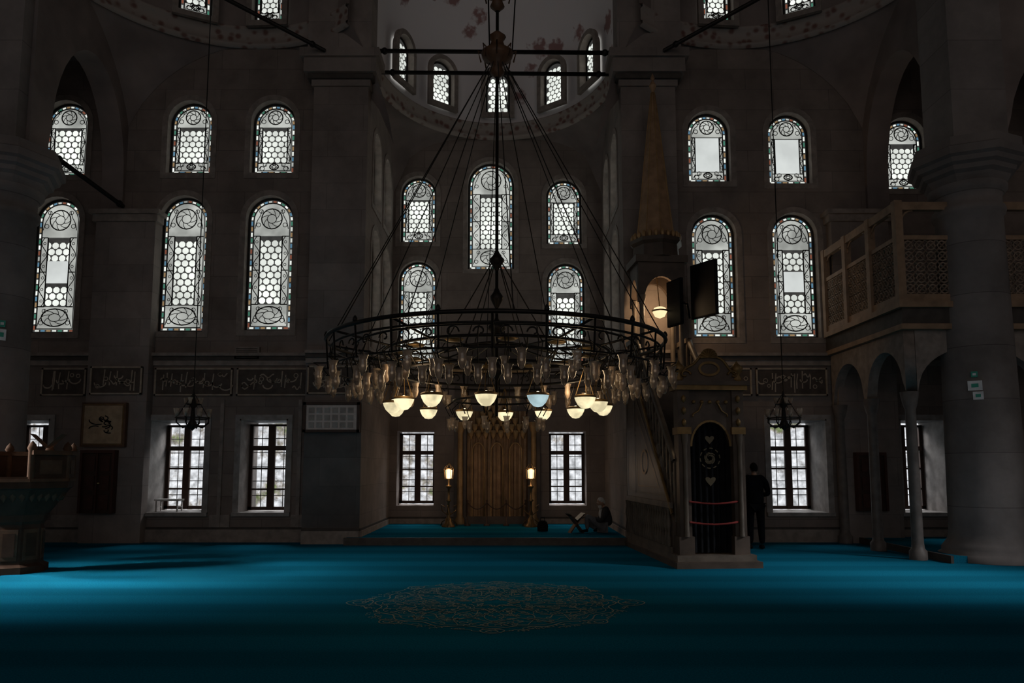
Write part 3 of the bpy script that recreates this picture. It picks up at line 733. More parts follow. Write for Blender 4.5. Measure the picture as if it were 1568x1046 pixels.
hp = holed('portal_arch', [(-.37, 2.0)] + [(-.33 * cos(pi * i / 14), 2.0 + .42 * sin(pi * i / 14)) for i in range(15)] + [(.37, 2.0), (.37, 2.95), (-.37, 2.95)], [], -.05, .15, 'x', M_MARBD); hp.parent = e
b = MB()
pts = []
for i in range(21):
    t = i / 20; x = -.5 + t; z = 3.1 + .14 + .34 * (sin(pi * t) ** 1.5) + .03 * sin(t * 6 * pi)
    pts.append((x, -.05, z))
fr = [(-.5, -.05, 3.1)] + pts + [(.5, -.05, 3.1)]; bk = [(x, .08, z) for x, _, z in fr]; n = len(fr)
b.add(fr + bk, [list(range(n)), list(range(2 * n - 1, n - 1, -1))] + [(i, (i + 1) % n, n + (i + 1) % n, n + i) for i in range(n)], 0)
b.tube(pts, .025, 6, 1)
b.ribbon([(.17 * cos(i * pi / 10), -.08, 3.32 + .11 * sin(i * pi / 10)) for i in range(20)], .04, (0, -1, 0), 1, True)
for i in range(9): a = pi * i / 8; b.tube([(0, -.06, 3.52), (.15 * cos(a), -.07, 3.52 + .15 * sin(a))], [.012, .03], 6, 1)
for s_ in (-1, 1):
    b.tube([(s_ * (.42 - .1 * cos(j * .6) * (1 - j / 12)), -.08, 3.22 + .08 * sin(j * .6) * (1 - j / 12)) for j in range(10)], .018, 6, 1)
    b.tube([(s_ * .3, -.06, 2.5 + .02 * j) for j in range(3)] + [(s_ * (.2 - .02 * j), -.07, 2.6 + .04 * j) for j in range(5)], .015, 6, 1)
for x in (-.28, -.14, 0, .14, .28): b.sphere((x, -.06, 2.75), .035, 1, 8, 6)
b.ribbon([(-.34 * cos(pi * i / 14), -.06, 2.0 + .43 * sin(pi * i / 14)) for i in range(15)], .035, (0, -1, 0), 1)
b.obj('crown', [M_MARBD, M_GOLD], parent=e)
b = MB(); vs = []; fs = []; n = 48
for i in range(n + 1):
    x = -.36 + .72 * i / n; y = .04 + .02 * sin(i * .9); zt = 2.0 + .4 * sqrt(max(0, 1 - (x / .37) ** 2)); vs += [(x, y, .22), (x, y, 1.2), (x, y, zt)]
for i in range(n): o = 3 * i; fs += [(o, o + 3, o + 4, o + 1), (o + 1, o + 4, o + 5, o + 2)]
b.add(vs, fs, 0, True)
for (z, r) in ((2.12, .08), (1.42, .09)):
    b.poly([(r * 1.0 * sin(t) ** 3, .0, z + r * (.8 * cos(t) - .35 * cos(2 * t) - .1 * cos(3 * t))) for t in [2 * pi * i / 24 for i in range(24)]], 1)
for k in range(10):
    a = k * pi / 5; b.ribbon([(.17 * cos(a + q * .12), .0, 1.8 + .17 * sin(a + q * .12)) for q in range(4)], .018, (0, -1, 0), 1)
for i in range(8): a = random.random() * 6; b.ribbon([(.1 * cos(a + j * .5) * (1 - j / 12), -.0, 1.8 + .1 * sin(a + j * .5) * (1 - j / 12)) for j in range(8)], .014, (0, -1, 0), 1)
for z in (1.08, .74): b.tube([(-.42, -.12, z), (-.2, -.14, z - .03), (0, -.14, z - .04), (.2, -.14, z - .03), (.42, -.12, z)], .018, 6, 2)
b.obj('curtain', [M_BLACK, mat('gold_embroidery', (.09, .07, .04), .7), mat('red_rope', (.16, .015, .012), .8)], parent=e)
b = MB(); y0, y1, y2, zp = .15, 2.7, 3.42, 3.55
for s_ in (-1, 1):
    xa, xb = (s_ * .62, s_ * .5) if s_ < 0 else (.5, .62)
    prof = [(y0, .2), (y2, .2), (y2, zp), (y1, zp), (y0, .75)]
    fr = [(xa, y, z) for y, z in prof]; bk = [(xb, y, z) for y, z in prof]; n = len(prof)
    b.add(fr + bk, [list(range(n)), list(range(2 * n - 1, n - 1, -1))] + [(i, (i + 1) % n, n + (i + 1) % n, n + i) for i in range(n)], 0)
    xo = s_ * .65
    b.box(min(xo, s_ * .6), max(xo, s_ * .6), .2, y2, .95, 1.05, 1); b.box(min(xo, s_ * .6), max(xo, s_ * .6), .2, y2, .2, .3, 1)
    for i in range(20):
        yy = .3 + i * .16; b.lathe([(.03, .3), (.045, .4), (.025, .55), (.045, .7), (.025, .85), (.04, .95)], (xo - s_ * .0, yy, 0), 8, 1)
    n = 12
    b.tube([(s_ * .56, y0 + (y1 - y0) * i / n, 1.75 + (zp + .75 - 1.75) * i / n) for i in range(n + 1)], .06, 8, 1)
    b.tube([(s_ * .63, y0 + (y1 - y0) * i / n, .85 + (zp - .75) * i / n) for i in range(n + 1)], .03, 6, 2)
    for i in range(n + 1):
        t = i / n; yy = y0 + (y1 - y0) * t; za = .72 + (zp - .75) * t; zb = 1.75 + (zp - 1.0) * t
        b.box(s_ * .56 - .03, s_ * .56 + .03, yy - .03, yy + .03, za, min(zb, za + 1.1), 1)
        if i < n:
            yc = yy + .106; zc = (za + zb) / 2 + .12
            b.tube([(s_ * .56, yc + .085 * cos(q * pi / 4), zc + .2 * sin(q * pi / 4)) for q in range(8)], .016, 5, 1, True)
            b.tube([(s_ * .56, yc - .09, zc - .42), (s_ * .56, yc + .09, zc + .3)], .016, 5, 1)
    def fp(pl, w=.05, mi=1): b.ribbon([(s_ * .625, y, z) for y, z in pl], w, (s_, 0, 0), mi, True, .01)
    fp([(.5, 1.15), (2.55, 1.15), (2.55, 3.05)]); fp([(.95, 1.28), (2.42, 1.28), (2.42, 2.65)], .03, 2)
    fp([(2.7, 1.15), (3.35, 1.15), (3.35, 2.3), (2.7, 2.3)]); fp([(2.7, 2.4), (3.35, 2.4), (3.35, 3.4), (2.7, 3.4)])
    b.ribbon([(s_ * .625, 1.95 + .22 * cos(q * pi / 10), 1.75 + .22 * sin(q * pi / 10)) for q in range(20)], .05, (s_, 0, 0), 2, True, .012)
for i in range(14):
    yy = y0 + .15 + i * .18; b.box(-.5, .5, yy, yy + .19, .2, .2 + (i + 1) * .235, 1)
b.box(-.62, .62, 2.68, y2 + .02, zp - .12, zp, 1)
for s_ in (-1, 1):
    for k in range(4): b.box(s_ * .56 - .025, s_ * .56 + .025, 2.75 + k * .2, 2.8 + k * .2, zp, zp + .7, 1)
    b.box(s_ * .56 - .05, s_ * .56 + .05, 2.66, y2, zp + .7, zp + .8, 1)
    for yy in (2.72, 3.36): b.lathe([(.09, 0), (.09, .15), (.055, .2), (.05, 1.5), (.08, 1.6), (.1, 1.7)], (s_ * .42, yy, zp), 12, 1)
b.obj('stair', [M_MARBD, M_WORN, M_GOLD], parent=e)
for nm, args in (('canopy_arch_front', (2.66, .1)), ('canopy_arch_back', (3.32, .1))):
    o = holed(nm, [(-.5, 5.1)] + arch_notch(-.38, .38, 5.1, 5.65)[1:-1] + [(.5, 5.1), (.5, 6.0), (-.5, 6.0)], [], args[0], args[1], 'x', M_MARBD); o.parent = e
for nm, x in (('canopy_arch_side', -.5), ('canopy_arch_side', .4)):
    o = holed(nm, [(2.67, 5.1)] + arch_notch(2.77, 3.32, 5.1, 5.65)[1:-1] + [(3.41, 5.1), (3.41, 6.0), (2.67, 6.0)], [], x, .1, 'y', M_MARBD); o.parent = e
b = MB(); cc = (0, 3.04, 0)
b.box(-.56, .56, 2.6, 3.48, 5.95, 6.1, 0)
b.lathe([(.52, 6.08), (.5, 6.36), (.57, 6.42), (.57, 6.5), (.0, 6.52)], cc, 8, 0, smooth=False)
b.lathe([(.46, 6.5), (.4, 6.7), (.33, 7.25), (.235, 8.2), (.135, 9.1), (.04, 9.9), (.03, 9.92), (.055, 9.98), (.085, 10.06), (.05, 10.13), (.02, 10.18), (.05, 10.24), (.0, 10.36)], cc, 8, 1, smooth=False)
for k in range(24):
    a = 2 * pi * k / 24; b.lathe([(0, -.1), (.045, -.02), (.045, .05), (0, .1)], (cc[0] + .5 * cos(a), cc[1] + .5 * sin(a), 6.56), 6, 2)
for k in range(8):
    a = 2 * pi * k / 8; b.tube([(cc[0] + r_ * cos(a), cc[1] + r_ * sin(a), z) for r_, z in ((.46, 6.5), (.4, 6.7), (.33, 7.25), (.235, 8.2), (.135, 9.1), (.04, 9.9))], .012, 5, 2)
b.obj('canopy_spire', [M_MARBD, mat('spire_bronze', (.3, .18, .1), .6, .1), mat('spire_gilding', (.36, .22, .1), .5, .3)], parent=e)
b = MB(); b.lathe([(.0, -.14), (.1, -.1), (.15, 0), (.12, .08), (.07, .1)], (-.1, 2.5, 4.85), 14, 0); b.lathe([(.16, 0), (.17, .03), (.15, .04)], (-.1, 2.5, 4.85), 14, 1); b.tube([(-.1, 2.5, 4.93), (-.1, 2.7, 5.7)], .01, 5, 1)
b.obj('canopy_lamp', [glow('lamp_bowl_warm', (1, .75, .42), 1.2), M_BRASS], parent=e)
l = bpy.data.lights.new('canopy_light', 'POINT'); l.energy = 30; l.color = (1, .66, .36); l.shadow_soft_size = .08
lo = bpy.data.objects.new('canopy_light', l); scene.collection.objects.link(lo); lo.parent = e; lo.location = (0, 2.95, 5.0)

for (px, Y, w, h, rz, z) in ((1078, 15.0, .7, 1.15, -58, 5.3), (1033, 14.9, .5, .95, -68, 5.0)):
    x = S(px, 440, Y)[0]; b = MB()
    b.box(-w / 2, w / 2, -.03, .03, -h / 2, h / 2, 0); b.box(-w / 2 + .03, w / 2 - .03, -.035, -.03, -h / 2 + .03, h / 2 - .03, 1)
    b.tube([(0, .03, 0), (.0, .3, 0), (0, .35, -.3)], .025, 6, 0)
    b.obj('wall_screen', [M_BLACK, mat('screen_glass', (.006, .006, .007), .6, spec=.1)], (x, Y, z), radians(rz))

# ------------------------------------------------------------------ gallery
GX = 7.13; GY0, GY1 = 13.3, 16.45
e = empty('timber_gallery', (0, 0, 0))
b = MB()
b.box(GX, XR, GY0, WY, 4.2, 4.58, 0); b.box(GX - .08, XR, GY0 - .08, WY - .1, 4.55, 4.66, 1)
b.box(GX - .04, XR, GY0 - .04, WY - .1, 4.15, 4.25, 1)
def rail(p0, p1, n, first=0):
    p0, p1 = Vector(p0), Vector(p1); d = p1 - p0; L = d.length; u = d / L
    ang = math.atan2(u.y, u.x); b.T = Matrix.Translation(p0) @ Matrix.Rotation(ang, 4, 'Z')
    s0 = .075 if first else 0
    b.box(s0, L, -.055, .055, 6.38, 6.54 - .01 * first, 1); b.box(s0, L, -.035, .035, 5.82, 5.9, 1); b.box(s0, L, -.035, .035, 4.66, 4.8, 1)
    for i in range(first, n + 1):
        x = L * i / n; b.box(x - .07, x + .07, -.07, .07, 4.66, 6.56, 1)
    for i in range(n):
        x0 = L * i / n + .07; x1 = L * (i + 1) / n - .07; m = max(2, round((x1 - x0) / .2)); dx = (x1 - x0) / m
        for j in range(m):
            for r_ in range(5):
                cx_, cz = x0 + dx * (j + .5), 4.9 + r_ * .205
                b.tube([(cx_ + .085 * cos(q * pi / 4), 0, cz + .085 * sin(q * pi / 4)) for q in range(8)], .02, 4, 2, True)
                for s_ in (-1, 1): b.tube([(cx_ - dx / 2, 0, cz - s_ * .1), (cx_ + dx / 2, 0, cz + s_ * .1)], .02, 4, 2)
        for s_, xx in ((1, x0), (-1, x1)): b.tube([(xx + s_ * .22 * (1 - cos(q * pi / 10)), 0, 6.16 + .22 * sin(q * pi / 10)) for q in range(6)], .02, 5, 1)
    b.T = Matrix.Identity(4)
rail((GX, GY0, 0), (GX, GY1, 0), 3); rail((GX, GY0, 0), (XR, GY0, 0), 4, 1)
b.obj('balcony', [M_DARKTR, M_TIMB, mat('lattice_timber', (.27, .2, .15), .6)], parent=e)
o = holed('arcade_side', [(13.4, 3.0)] + arch_notch(13.5, 14.85, 3.1, 3.85)[1:-1] + [(14.9, 3.0), (15.0, 3.0)] + arch_notch(15.05, 16.4, 3.1, 3.85)[1:-1] + [(16.45, 3.0), (16.5, 3.0), (16.5, 4.15), (13.4, 4.15)], [], GX + .05, .2, 'y', M_TRIM); o.parent = e
o = holed('arcade_front', [(GX + .26, 3.0)] + arch_notch(GX + .3, 9.6, 3.1, 3.85)[1:-1] + [(9.65, 3.0), (9.75, 3.0)] + arch_notch(9.8, 12.5, 3.1, 3.85)[1:-1] + [(12.55, 3.0), (XR, 3.0), (XR, 4.15), (GX + .26, 4.15)], [], 13.4, .2, 'x', M_TRIM); o.parent = e
b = MB()
for (x, y) in ((GX + .16, 13.5), (GX + .16, 14.95), (GX + .16, 16.4), (9.7, 13.5)):
    b.lathe([(.15, 0), (.15, .15), (.11, .2), (.1, .3), (.09, 2.7), (.11, 2.75), (.15, 2.92), (.16, 3.02)], (x, y, 0), 14)
b.obj('colonnettes', [mat('colonnette_marble', (.13, .11, .1), .5)], parent=e)

def cupboard(name, x0, x1, z0, z1, y):
    b = MB(); b.box(x0, x1, y, y + .12, z0, z1, 0)
    for (a, c, d, f) in ((x0 - .05, x1 + .05, z1, z1 + .07), (x0 - .05, x0, z0, z1), (x1, x1 + .05, z0, z1), ((x0 + x1) / 2 - .015, (x0 + x1) / 2 + .015, z0, z1)): b.box(a, c, y - .05, y + .12, d, f, 1)
    for s_ in (0, 1):
        a = x0 + .06 + s_ * (x1 - x0) / 2; c = a + (x1 - x0) / 2 - .12
        for k in range(3): z = z0 + .08 + k * (z1 - z0 - .05) / 3; b.box(a, c, y - .02, y, z, z + (z1 - z0) / 3 - .12, 1)
    b.sphere(((x0 + x1) / 2 + .06, y - .05, (z0 + z1) / 2), .025, 2, 8, 6)
    b.obj(name, [M_WOODD, mat('red_wood', (.06, .022, .015), .4), M_BRASS])
cupboard('wooden_cupboard', -9.35, -8.7, .65, 1.95, 16.2)
cupboard('wooden_cupboard', 7.55, 8.1, .7, 1.9, 16.2)
x0, z1 = S(126, 616, 16.2); x1, z0 = S(190, 684, 16.2)
b = MB(); b.box(x0, x1, 16.2, 16.3, z0, z1, 0); b.box(x0 + .07, x1 - .07, 16.19, 16.2, z0 + .07, z1 - .07, 1)
b.ribbon([(x0 + .05, 16.185, z0 + .05), (x1 - .05, 16.185, z0 + .05), (x1 - .05, 16.185, z1 - .05), (x0 + .05, 16.185, z1 - .05)], .02, (0, -1, 0), 2, True)
xc, zc = (x0 + x1) / 2, (z0 + z1) / 2
for i in range(14):
    a = random.random() * 6; r = random.uniform(.06, .2); cx_ = xc + random.uniform(-.16, .16); cz = zc + random.uniform(-.15, .15)
    b.ribbon([(cx_ + r * cos(a + j * .3), 16.18, cz + r * .5 * sin(a + j * .3)) for j in range(8)], .025, (0, -1, 0), 3)
b.obj('framed_calligraphy', [M_WOOD, mat('board_tan', (.34, .24, .15), .5), M_GOLD, M_BLACK])
x0, z1 = S(466, 616, 16.1); x1, z0 = S(551, 662, 16.1)
b = MB(); b.box(x0, x1, 16.06, 16.19, z0, z1, 0)
for (a, c, d, f) in ((x0, x1, z0, z0 + .06), (x0, x1, z1 - .06, z1), (x0, x0 + .06, z0, z1), (x1 - .06, x1, z0, z1)): b.box(a, c, 16.02, 16.06, d, f, 0)
b.poly([(x0 + .06, 16.05, z0 + .06), (x1 - .06, 16.05, z0 + .06), (x1 - .06, 16.05, z1 - .06), (x0 + .06, 16.05, z1 - .06)], 1)
for i in range(6):
    for j in range(3): xx = x0 + .12 + i * .17; zz = z0 + .1 + j * .16; b.box(xx, xx + .12, 16.04, 16.05, zz, zz + .12, 2)
b.obj('glass_notice_case', [M_WOODD, mat('case_glass', (.22, .2, .19), .1, spec=.8), mat('faded_cards', (.34, .32, .3), .7)])
b = MB(); x, z = S(378, 540, 16.5); b.box(x - .28, x + .28, 16.5, 16.6, z - .14, z + .14, 0)
for i in range(6): b.box(x - .24, x + .24, 16.49, 16.5, z - .11 + i * .04, z - .095 + i * .04, 1)
b.obj('vent_grille', [M_TRIM, M_DARKTR])
M_SG = mat('sign_green', (.02, .15, .11), .5, emis=.08); M_SW = mat('sign_white', (.32, .33, .34), .5, emis=.08)
def signs(name, x, y, rz, pl):
    b = MB()
    for (dx, z, w, h, mi) in pl: b.box(dx - w / 2, dx + w / 2, -.02, 0, z - h / 2, z + h / 2, mi); b.box(dx - w / 4, dx + w / 4, -.024, -.02, z - h / 5, z + h / 5, 1 - mi)
    b.obj(name, [M_SG, M_SW], (x, y, 0), rz)
signs('exit_sign', 8.17, 12.97, radians(-38), [(0, 3.28, .1, .1, 0), (.0, 3.08, .22, .17, 1), (.04, 2.9, .16, .14, 1)])
signs('exit_sign', -9.12, 13.03, radians(44), [(0, 4.2, .1, .12, 0), (.0, 4.0, .14, .2, 1)])

# ------------------------------------------------------------------ preacher's chair (kursi)
b = MB()
b.lathe([(.5, 0), (.5, .1), (.42, .14), (.4, .75), (.44, .8), (.46, .9), (.54, 1.0), (.62, 1.12), (.76, 1.3), (.8, 1.32), (.8, 1.42)], (0, 0, 0), 8, 0, smooth=False)
for k in range(8):
    a = pi / 4 * k + pi / 8; b.T = Matrix.Rotation(a, 4, 'Z')
    b.box(.375, .395, -.12, .12, .2, .68, 1); b.box(.39, .405, -.08, .08, .26, .62, 0)
    b.box(.68, .76, -.3, .3, 1.42, 1.47, 1); b.box(.7, .74, -.28, .28, 1.47, 1.84 if k not in (6,) else 1.5, 0)
    if k != 6: b.box(.66, .78, -.32, .32, 1.84, 1.91, 1)
    if k != 6: b.box(.735, .75, -.18, .18, 1.54, 1.76, 1)
    for j in range(4): b.lathe([(.0, -.08), (.05, 0), (.06, .08)], (.6, -.18 + j * .12, 1.18), 6, 1)
b.T = Matrix.Identity(4)
for k in range(8):
    a = pi / 4 * k; b.lathe([(.05, 1.42), (.05, 1.9), (.07, 1.94), (.05, 2.0), (.0, 2.06)], (.76 * cos(a), .76 * sin(a), 0), 8, 1)
b.box(-.6, .4, -.42, .42, 1.4, 1.45, 0)
b.T = Matrix.Translation((.6, -.25, 1.95)) @ Matrix.Rotation(radians(20), 4, 'Z')
for s_ in (-1, 1): b.add([(0, -.2, .0), (0, .2, 0), (s_ * .22, .2, .22), (s_ * .22, -.2, .22)], [(0, 1, 2, 3)], 1)
b.T = Matrix.Identity(4)
b.obj('preacher_chair', [mat('kursi_dark_wood', (.06, .032, .02), .8, spec=.1), mat('kursi_wood', (.1, .055, .033), .8, spec=.1)], (-7.95, 12.0, 0))

# ------------------------------------------------------------------ people
def skin_mesh(verts, edges, radii, sub=2):
    me = bpy.data.meshes.new('sk'); me.from_pydata(verts, edges, [])
    o = bpy.data.objects.new('sk', me); scene.collection.objects.link(o)
    m = o.modifiers.new('s', 'SKIN'); m.use_smooth_shade = True
    d = me.skin_vertices[0].data
    for i, r in enumerate(radii): d[i].radius = r if isinstance(r, tuple) else (r, r); d[i].use_root = (i == 0)
    ss = o.modifiers.new('u', 'SUBSURF'); ss.levels = sub; ss.render_levels = sub
    bpy.context.view_layer.update()
    out = bpy.data.meshes.new_from_object(o.evaluated_get(bpy.context.evaluated_depsgraph_get()))
    bpy.data.objects.remove(o)
    for p in out.polygons: p.use_smooth = True
    return out
def part(name, me, m, parent, loc=(0, 0, 0), rot=(0, 0, 0)):
    me.materials.clear(); me.materials.append(m); o = place(name, me, loc, 0, parent); o.rotation_euler = rot; return o
def head(parent, loc, yaw, pitch, hairm, beard, skin=M_SKIN):
    h = empty('head', loc); h.parent = parent; h.rotation_euler = (pitch, 0, yaw)
    b = MB(); vs = []; fs = []; seg, rg = 28, 20
    for j in range(rg + 1):
        p = pi * j / rg
        for i in range(seg):
            a = 2 * pi * i / seg; x, y, z = sin(p) * cos(a), sin(p) * sin(a), -cos(p)
            X = x * .073; Y = y * .092; Z = z * .112
            if z < 0: X *= 1 + z * .28; Y *= 1 + z * .1
            if y < -.5 and abs(x) < .3:
                n_ = max(0, 1 - abs(x) / .22) * max(0, 1 - abs(z + .12) / .28); Y -= .026 * n_
                Y -= .006 * max(0, 1 - abs(z + .5) / .12)
                Y -= .01 * max(0, 1 - abs(z + .85) / .2)
            if y < -.4 and abs(abs(x) - .4) < .2: Y += .008 * max(0, 1 - abs(z - .02) / .16)
            vs.append((X, Y, Z))
    for j in range(rg):
        for i in range(seg): k = (i + 1) % seg; fs.append((j * seg + i, j * seg + k, (j + 1) * seg + k, (j + 1) * seg + i))
    b.add(vs, fs, 0, True)
    for s_ in (-1, 1):
        b.sphere((s_ * .03, -.076, .003), .011, 1, 8, 6); b.sphere((s_ * .03, -.086, .003), .005, 2, 6, 5)
        b.sphere((s_ * .074, .005, -.01), .026, 0, 10, 8, (.35, .6, 1.1))
        b.tube([(s_ * .015, -.09, .022), (s_ * .03, -.09, .027), (s_ * .046, -.082, .022)], .004, 5, 3)
    b.tube([(-.022, -.084, -.06), (0, -.092, -.058), (.022, -.084, -.06)], .005, 6, 4)
    vs = []; fs = []
    for j in range(rg + 1):
        p = pi * j / rg
        for i in range(seg):
            a = 2 * pi * i / seg; vs.append((sin(p) * cos(a) * .079, sin(p) * sin(a) * .098 + .003, -cos(p) * .119))
    for j in range(rg):
        for i in range(seg):
            k = (i + 1) % seg; a = 2 * pi * (i + .5) / seg; z = -cos(pi * (j + .5) / rg); y = sin(a)
            if z > .55 - .95 * (y + .75) * .8 and z > -.62: fs.append((j * seg + i, j * seg + k, (j + 1) * seg + k, (j + 1) * seg + i))
    b.add(vs, fs, 3, True)
    if beard:
        b.sphere((0, -.055, -.09), .055, 3, 14, 10, (1.05, .75, .95)); b.sphere((0, -.06, -.13), .035, 3, 12, 8, (1, .8, 1.1))
        b.tube([(-.035, -.085, -.05), (0, -.097, -.042), (.035, -.085, -.05)], .009, 6, 3)
    b.obj('face', [skin, M_PAPER, M_BLACK, hairm, mat('lips', (.25, .1, .08), .6)], parent=h)
    return h
def hand(parent, loc, rot, curl=.5, s_=1):
    h = empty('hand', loc); h.parent = parent; h.rotation_euler = rot
    v = [(0, 0, 0), (.03, 0, 0), (.07, 0, 0), (.085, 0, 0)]
    me = skin_mesh(v, [(0, 1), (1, 2), (2, 3)], [(.024, .018), (.035, .015), (.04, .014), (.036, .012)], 1); part('palm', me, M_SKIN, h)
    for k, (yy, L) in enumerate(((-.03, .06), (-.01, .078), (.01, .085), (.03, .074))):
        yy *= s_; p = Vector((.075, yy, 0)); a = .1; pts = [tuple(p)]
        for q in (.42, .33, .25):
            a += curl; p = p + Vector((cos(a), 0, -sin(a))) * L * q; pts.append(tuple(p))
        part('finger', skin_mesh(pts, [(0, 1), (1, 2), (2, 3)], [.009, .0085, .008, .0065], 1), M_SKIN, h)
    part('thumb', skin_mesh([(.02, .02 * s_, 0), (.045, .048 * s_, -.01), (.07, .058 * s_, -.025), (.085, .056 * s_, -.04)], [(0, 1), (1, 2), (2, 3)], [.012, .011, .009, .007], 1), M_SKIN, h)

mx = S(1157, 800, 15.2)[0]
e = empty('standing_man', (mx, 15.2, 0))
v = [(0, 0, .86), (0, 0, 1.0), (0, -.01, 1.2), (0, -.01, 1.37), (0, 0, 1.47),
     (-.13, 0, 1.42), (-.215, 0, 1.36), (-.28, -.01, 1.1), (-.13, .17, 1.06), (.13, 0, 1.42), (.215, 0, 1.36), (.28, -.01, 1.1), (.13, .17, 1.08)]
ed = [(0, 1), (1, 2), (2, 3), (3, 4), (3, 5), (5, 6), (6, 7), (7, 8), (3, 9), (9, 10), (10, 11), (11, 12)]
part('jacket', skin_mesh(v, ed, [(.2, .15), (.19, .14), (.19, .14), (.2, .13), (.08, .07), .09, .078, .058, .042, .09, .078, .058, .042]), M_SUIT, e)
v = [(0, 0, .92), (-.1, 0, .84), (-.11, .01, .5), (-.12, 0, .1), (.1, 0, .84), (.11, .01, .5), (.12, 0, .1)]
part('trousers', skin_mesh(v, [(0, 1), (1, 2), (2, 3), (0, 4), (4, 5), (5, 6)], [(.15, .12), .1, .078, .062, .1, .078, .062]), M_SUIT, e)
for s_ in (-1, 1): part('shoe', skin_mesh([(s_ * .12, -.07, .045), (s_ * .12, .03, .05), (s_ * .135, .17, .035)], [(0, 1), (1, 2)], [(.042, .04), (.045, .045), (.04, .03)], 2), M_BLACK, e)
part('neck', skin_mesh([(0, 0, 1.44), (0, .01, 1.56)], [(0, 1)], [.06, .054], 2), M_SKIN, e)
head(e, (0, .015, 1.625), pi, radians(8), M_HAIRD, False)
hand(e, (-.12, .18, 1.06), (0, 0, radians(10)), .25, 1); hand(e, (.12, .2, 1.09), (0, 0, radians(170)), .25, -1)

e = empty('seated_man', (2.13, 17.3, .15))
v = [(.02, 0, .14), (.06, 0, .3), (.06, 0, .46), (-.0, 0, .57), (.03, -.12, .5), (.02, -.19, .46), (-.1, -.22, .27), (-.32, -.1, .33), (.03, .12, .5), (.02, .19, .46), (-.1, .22, .27), (-.32, .1, .33)]
part('jacket', skin_mesh(v, [(0, 1), (1, 2), (2, 3), (2, 4), (4, 5), (5, 6), (6, 7), (2, 8), (8, 9), (9, 10), (10, 11)], [(.16, .15), (.15, .17), (.13, .17), (.065, .07), .085, .075, .058, .04, .085, .075, .058, .04]), M_JACK, e)
v = [(0, 0, .12), (-.05, -.11, .13), (-.42, -.17, .4), (-.4, -.13, .08), (-.05, .11, .13), (-.38, .26, .2), (-.15, .1, .08)]
part('trousers', skin_mesh(v, [(0, 1), (1, 2), (2, 3), (0, 4), (4, 5), (5, 6)], [(.13, .12), .1, .072, .05, .1, .075, .055]), M_TROU, e)
part('foot', skin_mesh([(-.38, -.13, .06), (-.47, -.13, .05), (-.57, -.14, .03)], [(0, 1), (1, 2)], [(.04, .04), (.042, .035), (.038, .022)]), M_BLACK, e)
part('foot', skin_mesh([(-.15, .1, .07), (-.2, .0, .05), (-.24, -.06, .04)], [(0, 1), (1, 2)], [(.04, .04), (.042, .035), (.038, .025)]), M_BLACK, e)
part('shirt_front', skin_mesh([(-.05, 0, .3), (-.06, 0, .42), (-.05, 0, .55)], [(0, 1), (1, 2)], [(.08, .06), (.07, .08), (.05, .06)]), M_SHIRT, e)
part('neck', skin_mesh([(-.0, 0, .54), (-.04, 0, .63)], [(0, 1)], [.055, .05]), M_SKIN, e)
head(e, (-.07, -.01, .69), radians(-70), radians(16), M_HAIRW, True)
hand(e, (-.34, -.1, .33), (0, 0, radians(185)), .35, -1); hand(e, (-.34, .1, .33), (0, 0, radians(175)), .35, 1)
b = MB()
for s_ in (-1, 1):
    b.add([(-.15 * s_, -.13, 0), (-.15 * s_, .13, 0), (.17 * s_, .13, .42), (.17 * s_, -.13, .42)], [(0, 1, 2, 3)], 0)
    b.add([(-.15 * s_, -.13, .0), (-.17 * s_, -.13, .015), (.155 * s_, -.13, .43), (.17 * s_, -.13, .42)], [(0, 1, 2, 3)], 0)
    b.add([(0, -.14, .29), (0, .14, .29), (.19 * s_, .14, .45), (.19 * s_, -.14, .45)], [(0, 1, 2, 3)], 1)
    b.add([(0, -.14, .26), (0, .14, .26), (.2 * s_, .14, .43), (.2 * s_, -.14, .43)], [(0, 1, 2, 3)], 2)
b.obj('book_stand', [M_WOOD, M_PAPER, M_BLACK], (1.46, 17.25, .15), radians(15))
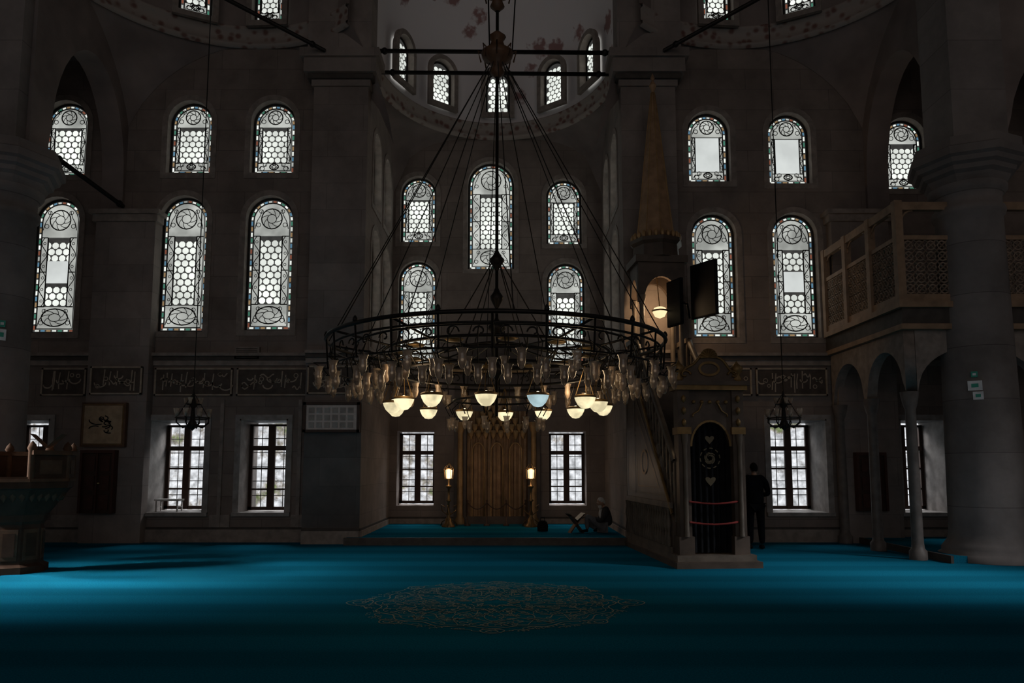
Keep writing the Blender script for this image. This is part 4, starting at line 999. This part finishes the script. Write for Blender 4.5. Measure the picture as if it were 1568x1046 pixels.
b = MB(); b.lathe([(.0, 0), (.12, .01), (.13, .12), (.1, .22), (.04, .25), (.0, .25)], (0, 0, 0), 12, 0, sy=.6); b.tube([(-.06, 0, .22), (-.04, 0, .32), (.04, 0, .32), (.06, 0, .22)], .01, 5)
b.obj('cloth_bag', [M_BLACK], (.72, 17.6, .15))
for (x, y, z) in ((-7.8, 17.0, .65),):
    b = MB(); b.box(-.28, .28, -.14, .14, .24, .28)
    for s_ in (-1, 1): b.tube([(s_ * .24, -.12, 0), (s_ * .24, -.12, .26)], .02); b.tube([(s_ * .24, .12, 0), (s_ * .24, .12, .26)], .02); b.tube([(s_ * .24, -.12, .1), (s_ * .24, .12, .1)], .012)
    b.obj('low_bench', [M_MARB], (x, y, z), 0)

# ------------------------------------------------------------------ lights
w = bpy.data.worlds.new('world'); scene.world = w; w.use_nodes = True
bg = w.node_tree.nodes['Background']; bg.inputs['Color'].default_value = (1, .92, .88, 1); bg.inputs['Strength'].default_value = .38
def area(name, loc, target, sx_, sy_, en, col=(.95, .97, 1), spread=150):
    l = bpy.data.lights.new(name, 'AREA'); l.shape = 'RECTANGLE'; l.size = sx_; l.size_y = sy_; l.energy = en; l.color = col; l.spread = radians(spread)
    o = bpy.data.objects.new(name, l); scene.collection.objects.link(o); o.location = loc
    o.rotation_euler = (Vector(target) - Vector(loc)).to_track_quat('-Z', 'Y').to_euler()
area('side_window_daylight', (XL + .05, 8.5, 5.6), (-7.0, 10.8, 0), 1.2, 3.0, 105, spread=40)
area('side_window_daylight', (XL + .05, 11.5, 5.6), (-6.0, 11.8, 0), 1.0, 1.0, 35, spread=22)
area('side_window_daylight', (XR - .05, 8.5, 5.6), (6.2, 11.5, 0), 1.2, 3.0, 55, spread=38)
for a, c in nichesL + nichesR:
    area('outdoor_skylight', ((a + c) / 2, 19.6, 4.3), ((a + c) / 2, 16.9, .8), 2.2, 1.6, 150)
for x in (-2.6, 1.5): area('outdoor_skylight', (x, 22.6, 4.0), (x, 20.2, 1.0), 2, 1.5, 160)
